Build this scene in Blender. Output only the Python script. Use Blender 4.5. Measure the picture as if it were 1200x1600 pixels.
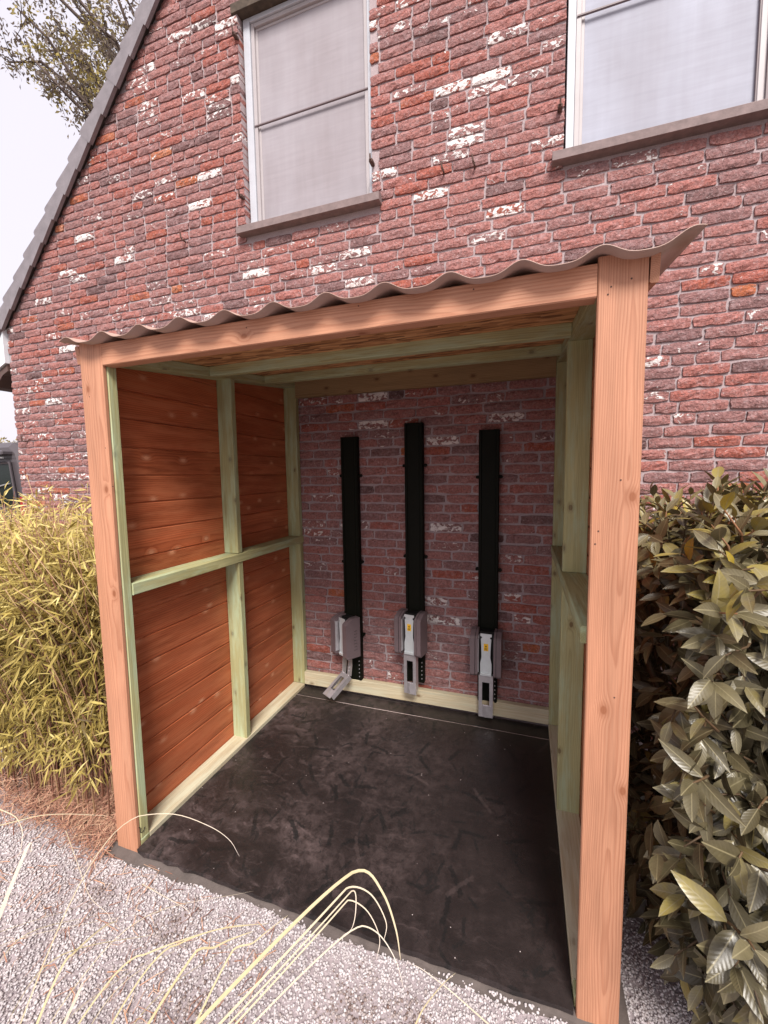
import bpy, math, random
import numpy as np
from mathutils import Matrix, Vector

# ------------------------------------------------------------------ scene, camera, light
scene = bpy.context.scene
for o in list(bpy.data.objects):
    bpy.data.objects.remove(o)
COL = scene.collection
R = np.random.default_rng(7)
random.seed(7)

CAM = np.array([1.652, -2.637, 1.6])
FPX, YAW, PITCH, ROLL = 643.44, 0.330, -0.089, -0.015      # focal length in pixels of a 1200 x 1600 frame


def cam_axes():
    f = np.array([-math.sin(YAW) * math.cos(PITCH), math.cos(YAW) * math.cos(PITCH), math.sin(PITCH)])
    r = np.cross(f, [0, 0, 1]); r /= np.linalg.norm(r)
    u = np.cross(r, f)
    c, s = math.cos(ROLL), math.sin(ROLL)
    return c * r + s * u, -s * r + c * u, f


AX_R, AX_U, AX_F = cam_axes()
cd = bpy.data.cameras.new('camera')
cam = bpy.data.objects.new('camera', cd); COL.objects.link(cam)
cd.sensor_fit = 'AUTO'; cd.sensor_width = 36.0
cd.lens = FPX / 1600.0 * 36.0
cd.clip_start = 0.02; cd.clip_end = 2000
m = Matrix.Identity(4)
for i in range(3):
    m[i][0], m[i][1], m[i][2], m[i][3] = AX_R[i], AX_U[i], -AX_F[i], CAM[i]
cam.matrix_world = m
scene.camera = cam

SUN_EL, SUN_AZ = math.radians(49), math.radians(157)        # azimuth clockwise from +Y: behind the camera, to the right
world = bpy.data.worlds.new('World'); scene.world = world
world.use_nodes = True
wn = world.node_tree; wn.nodes.clear()
sky = wn.nodes.new('ShaderNodeTexSky'); sky.sky_type = 'NISHITA'; sky.sun_disc = False
sky.sun_elevation = SUN_EL; sky.sun_rotation = SUN_AZ
sky.air_density = 1.2; sky.dust_density = 5.0
cloud = wn.nodes.new('ShaderNodeMix'); cloud.data_type = 'RGBA'      # overcast: an even veil of cloud over the clear sky
cloud.inputs[0].default_value = 0.84
cloud.inputs[7].default_value = (5.7, 5.35, 5.85, 1)
bg = wn.nodes.new('ShaderNodeBackground'); bg.inputs['Strength'].default_value = 0.05
wo = wn.nodes.new('ShaderNodeOutputWorld')
wn.links.new(sky.outputs[0], cloud.inputs[6])
wn.links.new(cloud.outputs[2], bg.inputs['Color'])
wn.links.new(bg.outputs[0], wo.inputs['Surface'])

sl = bpy.data.lights.new('sun', 'SUN'); sl.energy = 1.5; sl.angle = math.radians(20); sl.color = (1.0, 0.95, 0.90)
so = bpy.data.objects.new('sun', sl); COL.objects.link(so)
sd = Vector((math.sin(SUN_AZ) * math.cos(SUN_EL), math.cos(SUN_AZ) * math.cos(SUN_EL), math.sin(SUN_EL)))
so.rotation_euler = sd.to_track_quat('Z', 'Y').to_euler()
so.location = (0, -6, 8)

vs = scene.view_settings
vs.view_transform = 'Standard'; vs.look = 'None'; vs.gamma = 1; vs.exposure = 1.95
vs.use_curve_mapping = False


def project(P):
    d = np.atleast_2d(P) - CAM
    w = d @ AX_F
    return 600 + FPX * (d @ AX_R) / w, 800 - FPX * (d @ AX_U) / w, w


def at(u, v, axis, val):
    d = AX_F * FPX + AX_R * (u - 600) + AX_U * (800 - v)
    return CAM + d * (val - CAM[axis]) / d[axis]


# ------------------------------------------------------------------ materials
class NT:
    def __init__(self, name):
        self.m = bpy.data.materials.new(name); self.m.use_nodes = True
        self.t = self.m.node_tree; self.t.nodes.clear()
        self.out = self.n('ShaderNodeOutputMaterial')
        self.b = self.n('ShaderNodeBsdfPrincipled')
        self.l(self.b.outputs[0], self.out.inputs[0])

    def n(self, k, **kw):
        x = self.t.nodes.new(k)
        for a, v in kw.items(): setattr(x, a, v)
        return x

    def l(self, a, b): self.t.links.new(a, b)

    def setin(self, sock, v):
        if hasattr(v, 'is_output'): self.l(v, sock)
        else: sock.default_value = v

    def attr(self, name):
        a = self.n('ShaderNodeAttribute'); a.attribute_name = name; return a

    def sep(self, v):
        s = self.n('ShaderNodeSeparateXYZ'); self.l(v, s.inputs[0]); return s.outputs

    def comb(self, x, y, z):
        s = self.n('ShaderNodeCombineXYZ')
        for i, v in enumerate((x, y, z)): self.setin(s.inputs[i], v)
        return s.outputs[0]

    def math(self, op, a, b=0.0, c=0.0, clamp=False):
        x = self.n('ShaderNodeMath', operation=op); x.use_clamp = clamp
        self.setin(x.inputs[0], a); self.setin(x.inputs[1], b); self.setin(x.inputs[2], c)
        return x.outputs[0]

    def vm(self, op, a, b):
        x = self.n('ShaderNodeVectorMath', operation=op); self.setin(x.inputs[0], a); self.setin(x.inputs[1], b)
        return x.outputs[0]

    def noise(self, vec, scale, detail=3, rough=0.55, w=None, dist=0.0, col=False):
        x = self.n('ShaderNodeTexNoise')
        if w is not None:
            x.noise_dimensions = '4D'; self.setin(x.inputs['W'], w)
        self.l(vec, x.inputs['Vector'])
        x.inputs['Scale'].default_value = scale; x.inputs['Detail'].default_value = detail
        x.inputs['Roughness'].default_value = rough; x.inputs['Distortion'].default_value = dist
        return x.outputs['Color' if col else 'Fac']

    def ramp(self, fac, stops, interp='LINEAR'):
        x = self.n('ShaderNodeValToRGB'); x.color_ramp.interpolation = interp
        e = x.color_ramp.elements
        while len(e) < len(stops): e.new(0.5)
        for k, (p, c) in enumerate(stops):
            e[k].position = p
            e[k].color = (c, c, c, 1) if not isinstance(c, (tuple, list)) else (*c, 1)
        self.l(fac, x.inputs[0])
        return x.outputs[0]

    def mix(self, f, a, b, mode='MIX'):
        x = self.n('ShaderNodeMix', data_type='RGBA', blend_type=mode)
        self.setin(x.inputs[0], f)
        self.setin(x.inputs[6], a if hasattr(a, 'is_output') else (*a, 1))
        self.setin(x.inputs[7], b if hasattr(b, 'is_output') else (*b, 1))
        return x.outputs[2]

    def smooth(self, v, lo, hi):
        x = self.n('ShaderNodeMapRange', interpolation_type='SMOOTHSTEP')
        self.setin(x.inputs[0], v); self.setin(x.inputs[1], lo); self.setin(x.inputs[2], hi)
        return x.outputs[0]

    def pos(self):
        return self.n('ShaderNodeNewGeometry').outputs['Position']

    def bump(self, h, strength, dist, prev=None):
        x = self.n('ShaderNodeBump'); x.inputs['Strength'].default_value = strength; x.inputs['Distance'].default_value = dist
        self.l(h, x.inputs['Height'])
        if prev is not None: self.l(prev, x.inputs['Normal'])
        return x.outputs[0]

    def fin(self, color=None, rough=0.6, normal=None, spec=None, metal=None):
        if color is not None: self.setin(self.b.inputs['Base Color'], color if hasattr(color, 'is_output') else (*color, 1))
        self.setin(self.b.inputs['Roughness'], rough)
        if normal is not None: self.l(normal, self.b.inputs['Normal'])
        if spec is not None: self.setin(self.b.inputs['Specular IOR Level'], spec)
        if metal is not None: self.setin(self.b.inputs['Metallic'], metal)
        return self.m


def mat_brick():
    t = NT('old_brick'); p = t.pos()
    s = t.sep(t.attr('tone').outputs['Vector'])
    n1 = t.noise(p, 11, 4, .6, w=t.math('MULTIPLY', s[2], 50))
    fac = t.math('ADD', s[0], t.math('MULTIPLY', t.math('SUBTRACT', n1, .5), .34), clamp=True)
    c = t.ramp(fac, [(0, (.135, .076, .074)), (.2, (.25, .134, .130)), (.42, (.325, .150, .136)), (.62, (.355, .142, .122)),
                     (.8, (.33, .095, .066)), (.92, (.40, .125, .055)), (1, (.46, .21, .13))])
    n2 = t.noise(p, 80, 8, .78)
    c = t.mix(1, c, t.ramp(n2, [(.30, (.38, .34, .34)), (.5, (.95, .95, .95)), (.70, (1.5, 1.5, 1.5))]), 'MULTIPLY')
    film = t.smooth(t.noise(p, 30, 8, .78, dist=.8), .46, .68)          # chalky film of old lime
    c = t.mix(t.math('MULTIPLY', film, .36), c, (.52, .40, .405))
    dark = t.smooth(t.noise(p, 19, 5, .65, dist=1.2), .60, .72)
    c = t.mix(t.math('MULTIPLY', dark, .45), c, (.075, .045, .045))
    ln = t.noise(t.vm('MULTIPLY', p, (1, 1, 1.5)), 24, 5, .62, w=t.math('MULTIPLY', s[2], 80), dist=.8)
    th = t.math('SUBTRACT', .86, t.math('MULTIPLY', s[1], .57))
    lime = t.smooth(ln, th, t.math('ADD', th, .045))
    c = t.mix(lime, c, t.mix(n2, (.70, .62, .60), (.86, .82, .80)))
    fl = t.smooth(t.noise(t.vm('MULTIPLY', p, (1, 1, 1.6)), 62, 4, .6, dist=1.2), .635, .69)
    c = t.mix(t.math('MULTIPLY', fl, .6), c, (.68, .60, .59))
    hgt = t.math('ADD', t.noise(p, 42, 6, .65, dist=1.0), t.math('MULTIPLY', lime, .25))
    nb = t.bump(hgt, 1.0, .013)
    nb = t.bump(t.noise(p, 170, 4, .65), .5, .003, nb)
    return t.fin(c, .9, nb, .25)


def mat_mortar():
    t = NT('lime_mortar'); p = t.pos()
    n = t.noise(p, 6, 5, .6); n2 = t.noise(p, 160, 4, .6)
    c = t.mix(n, (.33, .262, .265), (.47, .390, .398))
    c = t.mix(1, c, t.ramp(n2, [(.25, .7), (.75, 1.2)]), 'MULTIPLY')
    return t.fin(c, .95, t.bump(n2, .6, .003), .2)


def mat_wood(name, base, late, knot, ring=170.0, knots=1.0, rough=.6, film=None, streak=.5, tintvar=.12, kcore=None):
    t = NT(name)
    g = t.attr('gp').outputs['Vector']; s = t.sep(g)
    q = t.comb(t.math('MULTIPLY', s[0], .16), s[1], s[2])
    warp = t.noise(q, 7, 3, .5, col=True)
    wv = t.sep(warp)
    # knots: sparse cells along the board, the rings bend round them
    vq = t.comb(t.math('MULTIPLY', s[0], .62), t.math('ADD', s[1], s[2]), .0)
    vo = t.n('ShaderNodeTexVoronoi', voronoi_dimensions='2D'); t.l(vq, vo.inputs['Vector']); vo.inputs['Scale'].default_value = 8.0
    vo.inputs['Randomness'].default_value = 1.0
    kd = vo.outputs['Distance']
    kr = t.sep(vo.outputs['Color'])[0]
    has = t.math('GREATER_THAN', kr, 1.0 - .42 * knots)
    bend = t.math('MULTIPLY', t.math('POWER', 2.718, t.math('MULTIPLY', t.math('POWER', t.math('DIVIDE', kd, .15), 2), -1)), has)
    yy = t.math('ADD', s[1], t.math('MULTIPLY', t.math('SUBTRACT', wv[0], .5), .045))
    zz = t.math('ADD', s[2], t.math('MULTIPLY', t.math('SUBTRACT', wv[1], .5), .045))
    rr = t.math('SQRT', t.math('ADD', t.math('MULTIPLY', yy, yy), t.math('MULTIPLY', zz, zz)))
    ph = t.math('ADD', t.math('MULTIPLY', rr, ring), t.math('MULTIPLY', bend, 1.7))
    saw = t.math('FRACT', ph)
    lw = t.math('MULTIPLY', t.smooth(saw, .25, .9), t.math('SUBTRACT', 1, t.smooth(saw, .9, 1.0)))
    fib = t.noise(t.comb(t.math('MULTIPLY', s[0], 5), t.math('MULTIPLY', s[1], 420), t.math('MULTIPLY', s[2], 420)), 1, 3, .6)
    blot = t.noise(t.comb(t.math('MULTIPLY', s[0], 2.2), t.math('MULTIPLY', s[1], 14), t.math('MULTIPLY', s[2], 14)), 1, 4, .6)
    c = t.mix(t.math('MULTIPLY', lw, streak), base, late)
    c = t.mix(1, c, t.ramp(fib, [(.3, .86), (.7, 1.1)]), 'MULTIPLY')
    c = t.mix(1, c, t.ramp(blot, [(.25, 1 - tintvar * 1.6), (.75, 1 + tintvar)]), 'MULTIPLY')
    oi = t.n('ShaderNodeObjectInfo').outputs['Random']
    c = t.mix(1, c, t.ramp(oi, [(0, (.87, .86, .86)), (1, (1.11, 1.12, 1.13))]), 'MULTIPLY')
    kin = t.math('MULTIPLY', t.math('SUBTRACT', 1, t.smooth(kd, .045, .075)), has)
    khal = t.math('MULTIPLY', t.math('SUBTRACT', 1, t.smooth(kd, .06, .17)), has)
    c = t.mix(t.math('MULTIPLY', t.math('MULTIPLY', khal, t.ramp(fib, [(.35, .15), (.65, 1.0)])), .6), c, knot)
    c = t.mix(t.math('MULTIPLY', kin, .8), c, kcore or knot)
    if film is not None:
        fm = t.smooth(t.noise(t.comb(t.math('MULTIPLY', s[0], 3), t.math('MULTIPLY', s[1], 26), t.math('MULTIPLY', s[2], 26)), 1, 5, .65), .42, .68)
        c = t.mix(t.math('MULTIPLY', fm, .7), c, film)
    nb = t.bump(t.math('ADD', t.math('MULTIPLY', lw, .6), fib), .25, .0015)
    return t.fin(c, rough, nb, .3)


def mat_osb():
    t = NT('strand_board')
    g = t.attr('gp').outputs['Vector']; s = t.sep(g)
    vq = t.comb(t.math('MULTIPLY', s[0], 14), t.math('MULTIPLY', s[1], 55), s[2])
    vo = t.n('ShaderNodeTexVoronoi'); t.l(vq, vo.inputs['Vector']); vo.inputs['Scale'].default_value = 1.0
    k = t.sep(vo.outputs['Color'])
    c = t.ramp(k[0], [(0, (.16, .065, .025)), (.35, (.42, .20, .08)), (.7, (.56, .28, .12)), (1, (.66, .38, .18))])
    return t.fin(c, .65, t.bump(k[1], .35, .002), .3)


def mat_plain(name, col, rough=.6, metal=0.0, var=.12, scale=30, bump=0.0, spec=.4, scale2=None):
    t = NT(name); p = t.pos()
    n = t.noise(p, scale, 4, .6)
    c = t.mix(1, col, t.ramp(n, [(.25, 1 - var), (.75, 1 + var)]), 'MULTIPLY')
    nb = t.bump(t.noise(p, scale2 or scale * 6, 3, .6), .4, bump) if bump else None
    return t.fin(c, rough, nb, spec, metal)


def mat_rubber():
    t = NT('recycled_rubber'); p = t.pos()
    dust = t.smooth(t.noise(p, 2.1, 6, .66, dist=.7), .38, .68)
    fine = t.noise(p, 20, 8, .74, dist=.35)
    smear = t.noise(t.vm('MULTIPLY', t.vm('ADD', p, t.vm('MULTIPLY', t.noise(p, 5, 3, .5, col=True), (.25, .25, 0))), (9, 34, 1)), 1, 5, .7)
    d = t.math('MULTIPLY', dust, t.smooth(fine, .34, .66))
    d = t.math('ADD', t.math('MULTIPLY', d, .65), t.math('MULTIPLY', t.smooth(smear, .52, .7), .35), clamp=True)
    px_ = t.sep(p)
    lit_zone = t.smooth(t.math('ADD', t.math('ADD', t.math('MULTIPLY', px_[0], -.62), t.math('MULTIPLY', px_[1], -.22)), t.math('MULTIPLY', t.noise(p, 1.6, 4, .6), 1.3)), -.25, .75)   # dust tone fades from lit left front to shaded right: shading painted in
    d = t.math('MULTIPLY', d, t.math('ADD', .16, t.math('MULTIPLY', lit_zone, 1.0)), clamp=True)
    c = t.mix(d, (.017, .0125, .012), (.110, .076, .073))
    vo = t.n('ShaderNodeTexVoronoi'); t.l(p, vo.inputs['Vector']); vo.inputs['Scale'].default_value = 30
    grit = t.math('MULTIPLY', t.math('LESS_THAN', vo.outputs['Distance'], .055), t.math('GREATER_THAN', t.sep(vo.outputs['Color'])[0], .72))
    c = t.mix(grit, c, (.55, .48, .46))
    scuff = t.smooth(t.noise(t.vm('MULTIPLY', p, (6, 4, 1)), 2.2, 6, .75, dist=.8), .57, .62)
    c = t.mix(t.math('MULTIPLY', scuff, .75), c, (.012, .011, .011))
    for sc_, lx, ly, colr, th_, amt in ((5.5, .075, .012, (.010, .009, .009), .35, .85), (9.0, .040, .007, (.011, .010, .010), .5, .8), (4.3, .10, .010, (.15, .105, .10), .75, .14)):
        v2 = t.n('ShaderNodeTexVoronoi', voronoi_dimensions='2D'); t.l(p, v2.inputs['Vector']); v2.inputs['Scale'].default_value = sc_
        rc = t.sep(v2.outputs['Color'])
        dv = t.sep(t.vm('SUBTRACT', p, v2.outputs['Position']))
        an = t.math('MULTIPLY', rc[0], 6.28)
        ca, sa = t.math('COSINE', an), t.math('SINE', an)
        xx = t.math('ADD', t.math('MULTIPLY', dv[0], ca), t.math('MULTIPLY', dv[1], sa))
        yy = t.math('SUBTRACT', t.math('MULTIPLY', dv[1], ca), t.math('MULTIPLY', dv[0], sa))
        yy = t.math('ADD', yy, t.math('MULTIPLY', t.math('MULTIPLY', xx, xx), 1.2))
        wob = t.math('MULTIPLY', t.math('SUBTRACT', t.noise(p, 55, 4, .7), .5), ly * 2.6)
        mk = t.math('MULTIPLY', t.smooth(t.math('ADD', t.math('ABSOLUTE', xx), t.math('MULTIPLY', wob, 3)), lx, lx * .6), t.smooth(t.math('ADD', t.math('ABSOLUTE', yy), wob), ly, ly * .55))
        mk = t.math('MULTIPLY', mk, t.math('GREATER_THAN', rc[1], th_))
        c = t.mix(t.math('MULTIPLY', mk, amt), c, colr)
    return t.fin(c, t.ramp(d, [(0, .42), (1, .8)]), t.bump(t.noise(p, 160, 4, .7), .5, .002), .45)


def mat_leaf(name, stops, vein, rough=.38, veins=True, translucent=0.0, spec=.5, glossvar=.0):
    t = NT(name)
    tn = t.sep(t.attr('tone').outputs['Vector'])
    lf = t.sep(t.attr('lf').outputs['Vector'])
    n = t.noise(t.pos(), 35, 4, .6)
    fac = t.math('ADD', tn[0], t.math('MULTIPLY', t.math('SUBTRACT', n, .5), .35), clamp=True)
    c = t.ramp(fac, stops)
    av = t.math('ABSOLUTE', lf[1])
    if veins:
        mid = t.math('SUBTRACT', 1, t.smooth(av, .02, .10))
        w = t.math('FRACT', t.math('SUBTRACT', t.math('MULTIPLY', lf[0], 9), t.math('MULTIPLY', av, 2.2)))
        side = t.math('MULTIPLY', t.math('SUBTRACT', 1, t.smooth(t.math('ABSOLUTE', t.math('SUBTRACT', w, .5)), .0, .10)), .08)
        c = t.mix(t.math('MAXIMUM', t.math('MULTIPLY', mid, .75), side), c, vein)
        nb = t.bump(t.math('ADD', t.math('MULTIPLY', t.math('ABSOLUTE', t.math('SUBTRACT', w, .5)), .6), t.math('MULTIPLY', n, 1.0)), .3, .0025)
    else:
        nb = t.bump(n, .3, .002)
    m_ = t.fin(c, t.ramp(t.noise(t.pos(), 9, 3, .5), [(.3, rough - .06), (.7, rough + .14)]), nb, spec)
    if translucent:
        tr = t.n('ShaderNodeBsdfTranslucent'); t.l(c, tr.inputs[0])
        mx = t.n('ShaderNodeMixShader'); mx.inputs[0].default_value = translucent
        t.l(t.b.outputs[0], mx.inputs[1]); t.l(tr.outputs[0], mx.inputs[2]); t.l(mx.outputs[0], t.out.inputs[0])
    return m_


def mat_tone(name, stops, rough=.8, scale=60, bump=.002):
    t = NT(name)
    tn = t.sep(t.attr('tone').outputs['Vector'])
    n = t.noise(t.pos(), scale, 3, .6)
    fac = t.math('ADD', tn[0], t.math('MULTIPLY', t.math('SUBTRACT', n, .5), .3), clamp=True)
    return t.fin(t.ramp(fac, stops), rough, t.bump(n, .4, bump), .25)


def mat_screen(name, col):
    t = NT(name); p = t.pos()
    big = t.noise(t.vm('MULTIPLY', p, (1.0, 1.0, .35)), 2.4, 4, .6)
    folds = t.noise(t.vm('MULTIPLY', p, (22, 1, .6)), 1, 3, .6)
    weave = t.noise(t.vm('MULTIPLY', p, (2.5, 1, 40)), 1, 3, .6, dist=.5)
    c = t.mix(1, col, t.ramp(big, [(.3, (.82, .79, .79)), (.7, (1.08, 1.10, 1.13))]), 'MULTIPLY')
    c = t.mix(1, c, t.ramp(folds, [(.3, .97), (.7, 1.03)]), 'MULTIPLY')
    c = t.mix(1, c, t.ramp(weave, [(.3, .95), (.7, 1.05)]), 'MULTIPLY')
    sp = t.smooth(t.noise(p, 15, 5, .8, dist=2), .73, .78)
    c = t.mix(t.math('MULTIPLY', sp, .5), c, (.8, .8, .8))
    return t.fin(c, .6, None, .15)


M = {}
M['brick'] = mat_brick()
M['mortar'] = mat_mortar()
M['fir'] = mat_wood('stained_fir', (.51, .250, .150), (.35, .140, .076), (.24, .085, .04), ring=215, knots=.9, rough=.55, streak=.55)
M['green'] = mat_wood('treated_pine', (.42, .40, .20), (.28, .26, .11), (.14, .09, .04), ring=190, knots=.9, rough=.7,
                      film=(.43, .53, .35), streak=.5)
M['plate'] = mat_wood('pale_pine', (.58, .50, .34), (.45, .35, .2), (.2, .12, .06), ring=110, knots=.7, rough=.7, film=(.56, .56, .42), streak=.45)
M['tan'] = mat_wood('tan_pine', (.36, .245, .12), (.25, .16, .07), (.12, .06, .03), ring=110, knots=1.1, rough=.7, streak=.5)
M['clad'] = mat_wood('stained_cladding', (.45, .122, .050), (.27, .060, .024), (.66, .34, .20), ring=120, knots=1.05, rough=.38,
                     film=(.50, .165, .075), streak=.7, tintvar=.2, kcore=(.60, .285, .165))  # pale knot and core colours paint in the glare on the knots
M['osb'] = mat_osb()
M['roof_sheet'] = mat_plain('painted_sheet', (.36, .235, .19), .38, 0, .08, 8, .0006)
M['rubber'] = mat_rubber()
M['concrete'] = mat_plain('concrete', (.10, .080, .072), .9, 0, .25, 18, .004)
M['sand'] = mat_plain('joint_dust', (.42, .34, .32), .95, 0, .2, 60, .002)
M['sill'] = mat_plain('grey_stone', (.20, .150, .145), .8, 0, .22, 24, .003)
M['frame'] = mat_plain('pale_aluminium', (.48, .495, .535), .4, 0, .05, 12)
M['greyframe'] = mat_plain('grey_frame', (.40, .365, .37), .45, 0, .06, 12)
M['bar'] = mat_plain('mauve_bar', (.16, .12, .125), .5, 0, .1, 20)
M['screen'] = mat_screen('insect_screen', (.33, .302, .318))
M['screen2'] = mat_screen('pale_screen', (.355, .362, .415))
M['tile'] = mat_plain('slate_grey_tile', (.20, .178, .19), .55, 0, .18, 14, .002)
M['dark'] = mat_plain('dark_bitumen', (.035, .027, .025), .8, 0, .2, 20)
M['white'] = mat_plain('white_boxing', (.66, .70, .74), .5, 0, .06, 6)
M['brown'] = mat_plain('brown_gutter', (.10, .06, .05), .5, 0, .1, 8)
M['rust'] = mat_plain('rusty_iron', (.085, .045, .035), .8, 0, .3, 60, .001)
M['black'] = mat_plain('black_powdercoat', (.0055, .0062, .0035), .6, 0, .12, 20, .0003, spec=.12)
M['blackdeep'] = mat_plain('black_recess', (.007, .007, .007), .6, 0, .1, 20)
M['cover'] = mat_plain('mauve_grey_plastic', (.15, .112, .12), .42, 0, .07, 30, .0004, spec=.5)
M['steel'] = mat_plain('zinc_steel', (.52, .49, .51), .33, .6, .12, 40, .0004)
M['whitesteel'] = mat_plain('pale_coated_steel', (.62, .66, .68), .3, .3, .06, 40)
M['yellow'] = mat_plain('yellow_label', (.85, .48, .02), .45, 0, .04, 30)
M['ink'] = mat_plain('black_ink', (.012, .012, .012), .6, 0, .05, 30)
M['vanpaint'] = mat_plain('dark_van_paint', (.085, .072, .078), .28, .1, .06, 4)
M['vanglass'] = mat_plain('tinted_glass', (.008, .014, .011), .12, 0, .03, 3, spec=.2)
M['chrome'] = mat_plain('bright_trim', (.6, .6, .6), .25, .7, .05, 8)
M['redlens'] = mat_plain('red_lens', (.32, .02, .02), .2, 0, .05, 8)
M['tyre'] = mat_plain('tyre_rubber', (.02, .02, .02), .8, 0, .1, 10)
M['ground'] = mat_plain('soil_and_gravel', (.12, .10, .09), .95, 0, .3, 60, .006)
M['gravel'] = mat_tone('gravel_stone', [(0, (.15, .095, .08)), (.2, (.34, .285, .27)), (.55, (.47, .425, .425)), (1, (.60, .56, .57))], .8, 300, .001)
M['straw'] = mat_tone('dry_straw', [(0, (.17, .07, .05)), (.4, (.38, .19, .13)), (.75, (.55, .33, .22)), (1, (.72, .56, .38))], .8)
M['blade'] = mat_tone('dry_grass_blade', [(0, (.33, .275, .12)), (.45, (.43, .365, .22)), (.8, (.53, .45, .345)), (1, (.62, .54, .47))], .6)
M['laurel'] = mat_leaf('laurel_leaf', [(0, (.030, .024, .011)), (.4, (.084, .070, .036)), (.66, (.155, .131, .070)), (.85, (.25, .20, .05)), (1, (.36, .26, .035))],
                       (.25, .215, .12), .34, True, .06, .5)
M['bamboo'] = mat_leaf('bamboo_leaf', [(0, (.09, .058, .018)), (.4, (.30, .225, .058)), (.7, (.50, .40, .115)), (1, (.68, .58, .24))],
                       (.5, .45, .2), .5, False, .2, .3)
M['oak'] = mat_leaf('oak_leaf', [(0, (.13, .10, .095)), (.5, (.22, .175, .14)), (.75, (.30, .24, .08)), (1, (.40, .32, .09))], (.2, .2, .1), .6, False, .25, .25)
M['stem'] = mat_tone('bamboo_cane', [(0, (.12, .05, .035)), (.5, (.33, .17, .11)), (1, (.52, .38, .2))], .6)
M['twig'] = mat_tone('laurel_twig', [(0, (.05, .035, .02)), (.5, (.12, .07, .035)), (1, (.30, .13, .06))], .6)
M['bark'] = mat_plain('oak_bark', (.085, .058, .048), .9, 0, .3, 18, .01)
M['weed'] = mat_leaf('weed_leaf', [(0, (.14, .12, .05)), (1, (.32, .28, .12))], (.4, .4, .2), .6, False, .1)


# ------------------------------------------------------------------ mesh helpers
class MB:
    def __init__(self):
        self.v = []; self.f = []; self.a = {}

    def add(self, verts, faces, **attrs):
        b = len(self.v)
        self.v.extend(map(tuple, verts))
        self.f.extend([tuple(i + b for i in f) for f in faces])
        for k, vals in attrs.items():
            self.a.setdefault(k, []).extend(map(tuple, vals))
        return self

    def build(self, name, mat, parent=None, smooth=False, kind=None):
        me = bpy.data.meshes.new(name)
        me.from_pydata(self.v, [], self.f)
        for k, vals in self.a.items():
            at_ = me.attributes.new(k, 'FLOAT_VECTOR', 'POINT')
            at_.data.foreach_set('vector', np.asarray(vals, np.float32).ravel())
        return link(name, me, mat, parent, smooth, kind)


def link(name, me, mat, parent=None, smooth=False, kind=None):
    if mat is not None and not me.materials: me.materials.append(mat)
    if smooth: me.polygons.foreach_set('use_smooth', [True] * len(me.polygons))
    me.update()
    o = bpy.data.objects.new(name, me); COL.objects.link(o)
    if parent is not None: set_parent(o, parent)
    if kind: o['kind'] = kind
    return o


BASE = {}


def set_parent(o, p):
    o.parent = p
    b = BASE.get(p.name)
    if b is not None: o.matrix_parent_inverse = Matrix.Translation(-Vector(b))


def thing(name, label, cat, loc, group=None):
    o = bpy.data.objects.new(name, None); COL.objects.link(o)
    o.location = loc; o.empty_display_size = .1
    o['label'] = label; o['category'] = cat
    if group: o['group'] = group
    BASE[o.name] = tuple(loc)
    return o


def np_mesh(name, V, F, attrs, mat, parent=None, smooth=False, kind=None):
    """V (n,3), F (m,k) constant face size"""
    me = bpy.data.meshes.new(name)
    n, mm, k = len(V), len(F), F.shape[1]
    me.vertices.add(n); me.vertices.foreach_set('co', V.astype(np.float32).ravel())
    me.loops.add(mm * k); me.loops.foreach_set('vertex_index', F.astype(np.int32).ravel())
    me.polygons.add(mm); me.polygons.foreach_set('loop_start', np.arange(0, mm * k, k, dtype=np.int32))
    me.polygons.foreach_set('loop_total', np.full(mm, k, np.int32))
    for kk, vals in attrs.items():
        at_ = me.attributes.new(kk, 'FLOAT_VECTOR', 'POINT')
        at_.data.foreach_set('vector', vals.astype(np.float32).ravel())
    me.update(calc_edges=True)
    me.validate()
    return link(name, me, mat, parent, smooth, kind)


BOXF = [(0, 3, 2, 1), (4, 5, 6, 7), (0, 1, 5, 4), (1, 2, 6, 5), (2, 3, 7, 6), (3, 0, 4, 7)]


def box(mb, a, b):
    (x0, y0, z0), (x1, y1, z1) = a, b
    return mb.add([(x0, y0, z0), (x1, y0, z0), (x1, y1, z0), (x0, y1, z0), (x0, y0, z1), (x1, y0, z1), (x1, y1, z1), (x0, y1, z1)], BOXF)


def bbox(name, a, b, mat, parent=None, bev=.003):
    """box with chamfered edges, given by opposite corners"""
    a = np.array(a, float); b = np.array(b, float)
    c = (a + b) / 2; h = (b - a) / 2
    mb = MB(); cham_box(mb, c, np.eye(3), h, bev)
    return mb.build(name, mat, parent)


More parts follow.
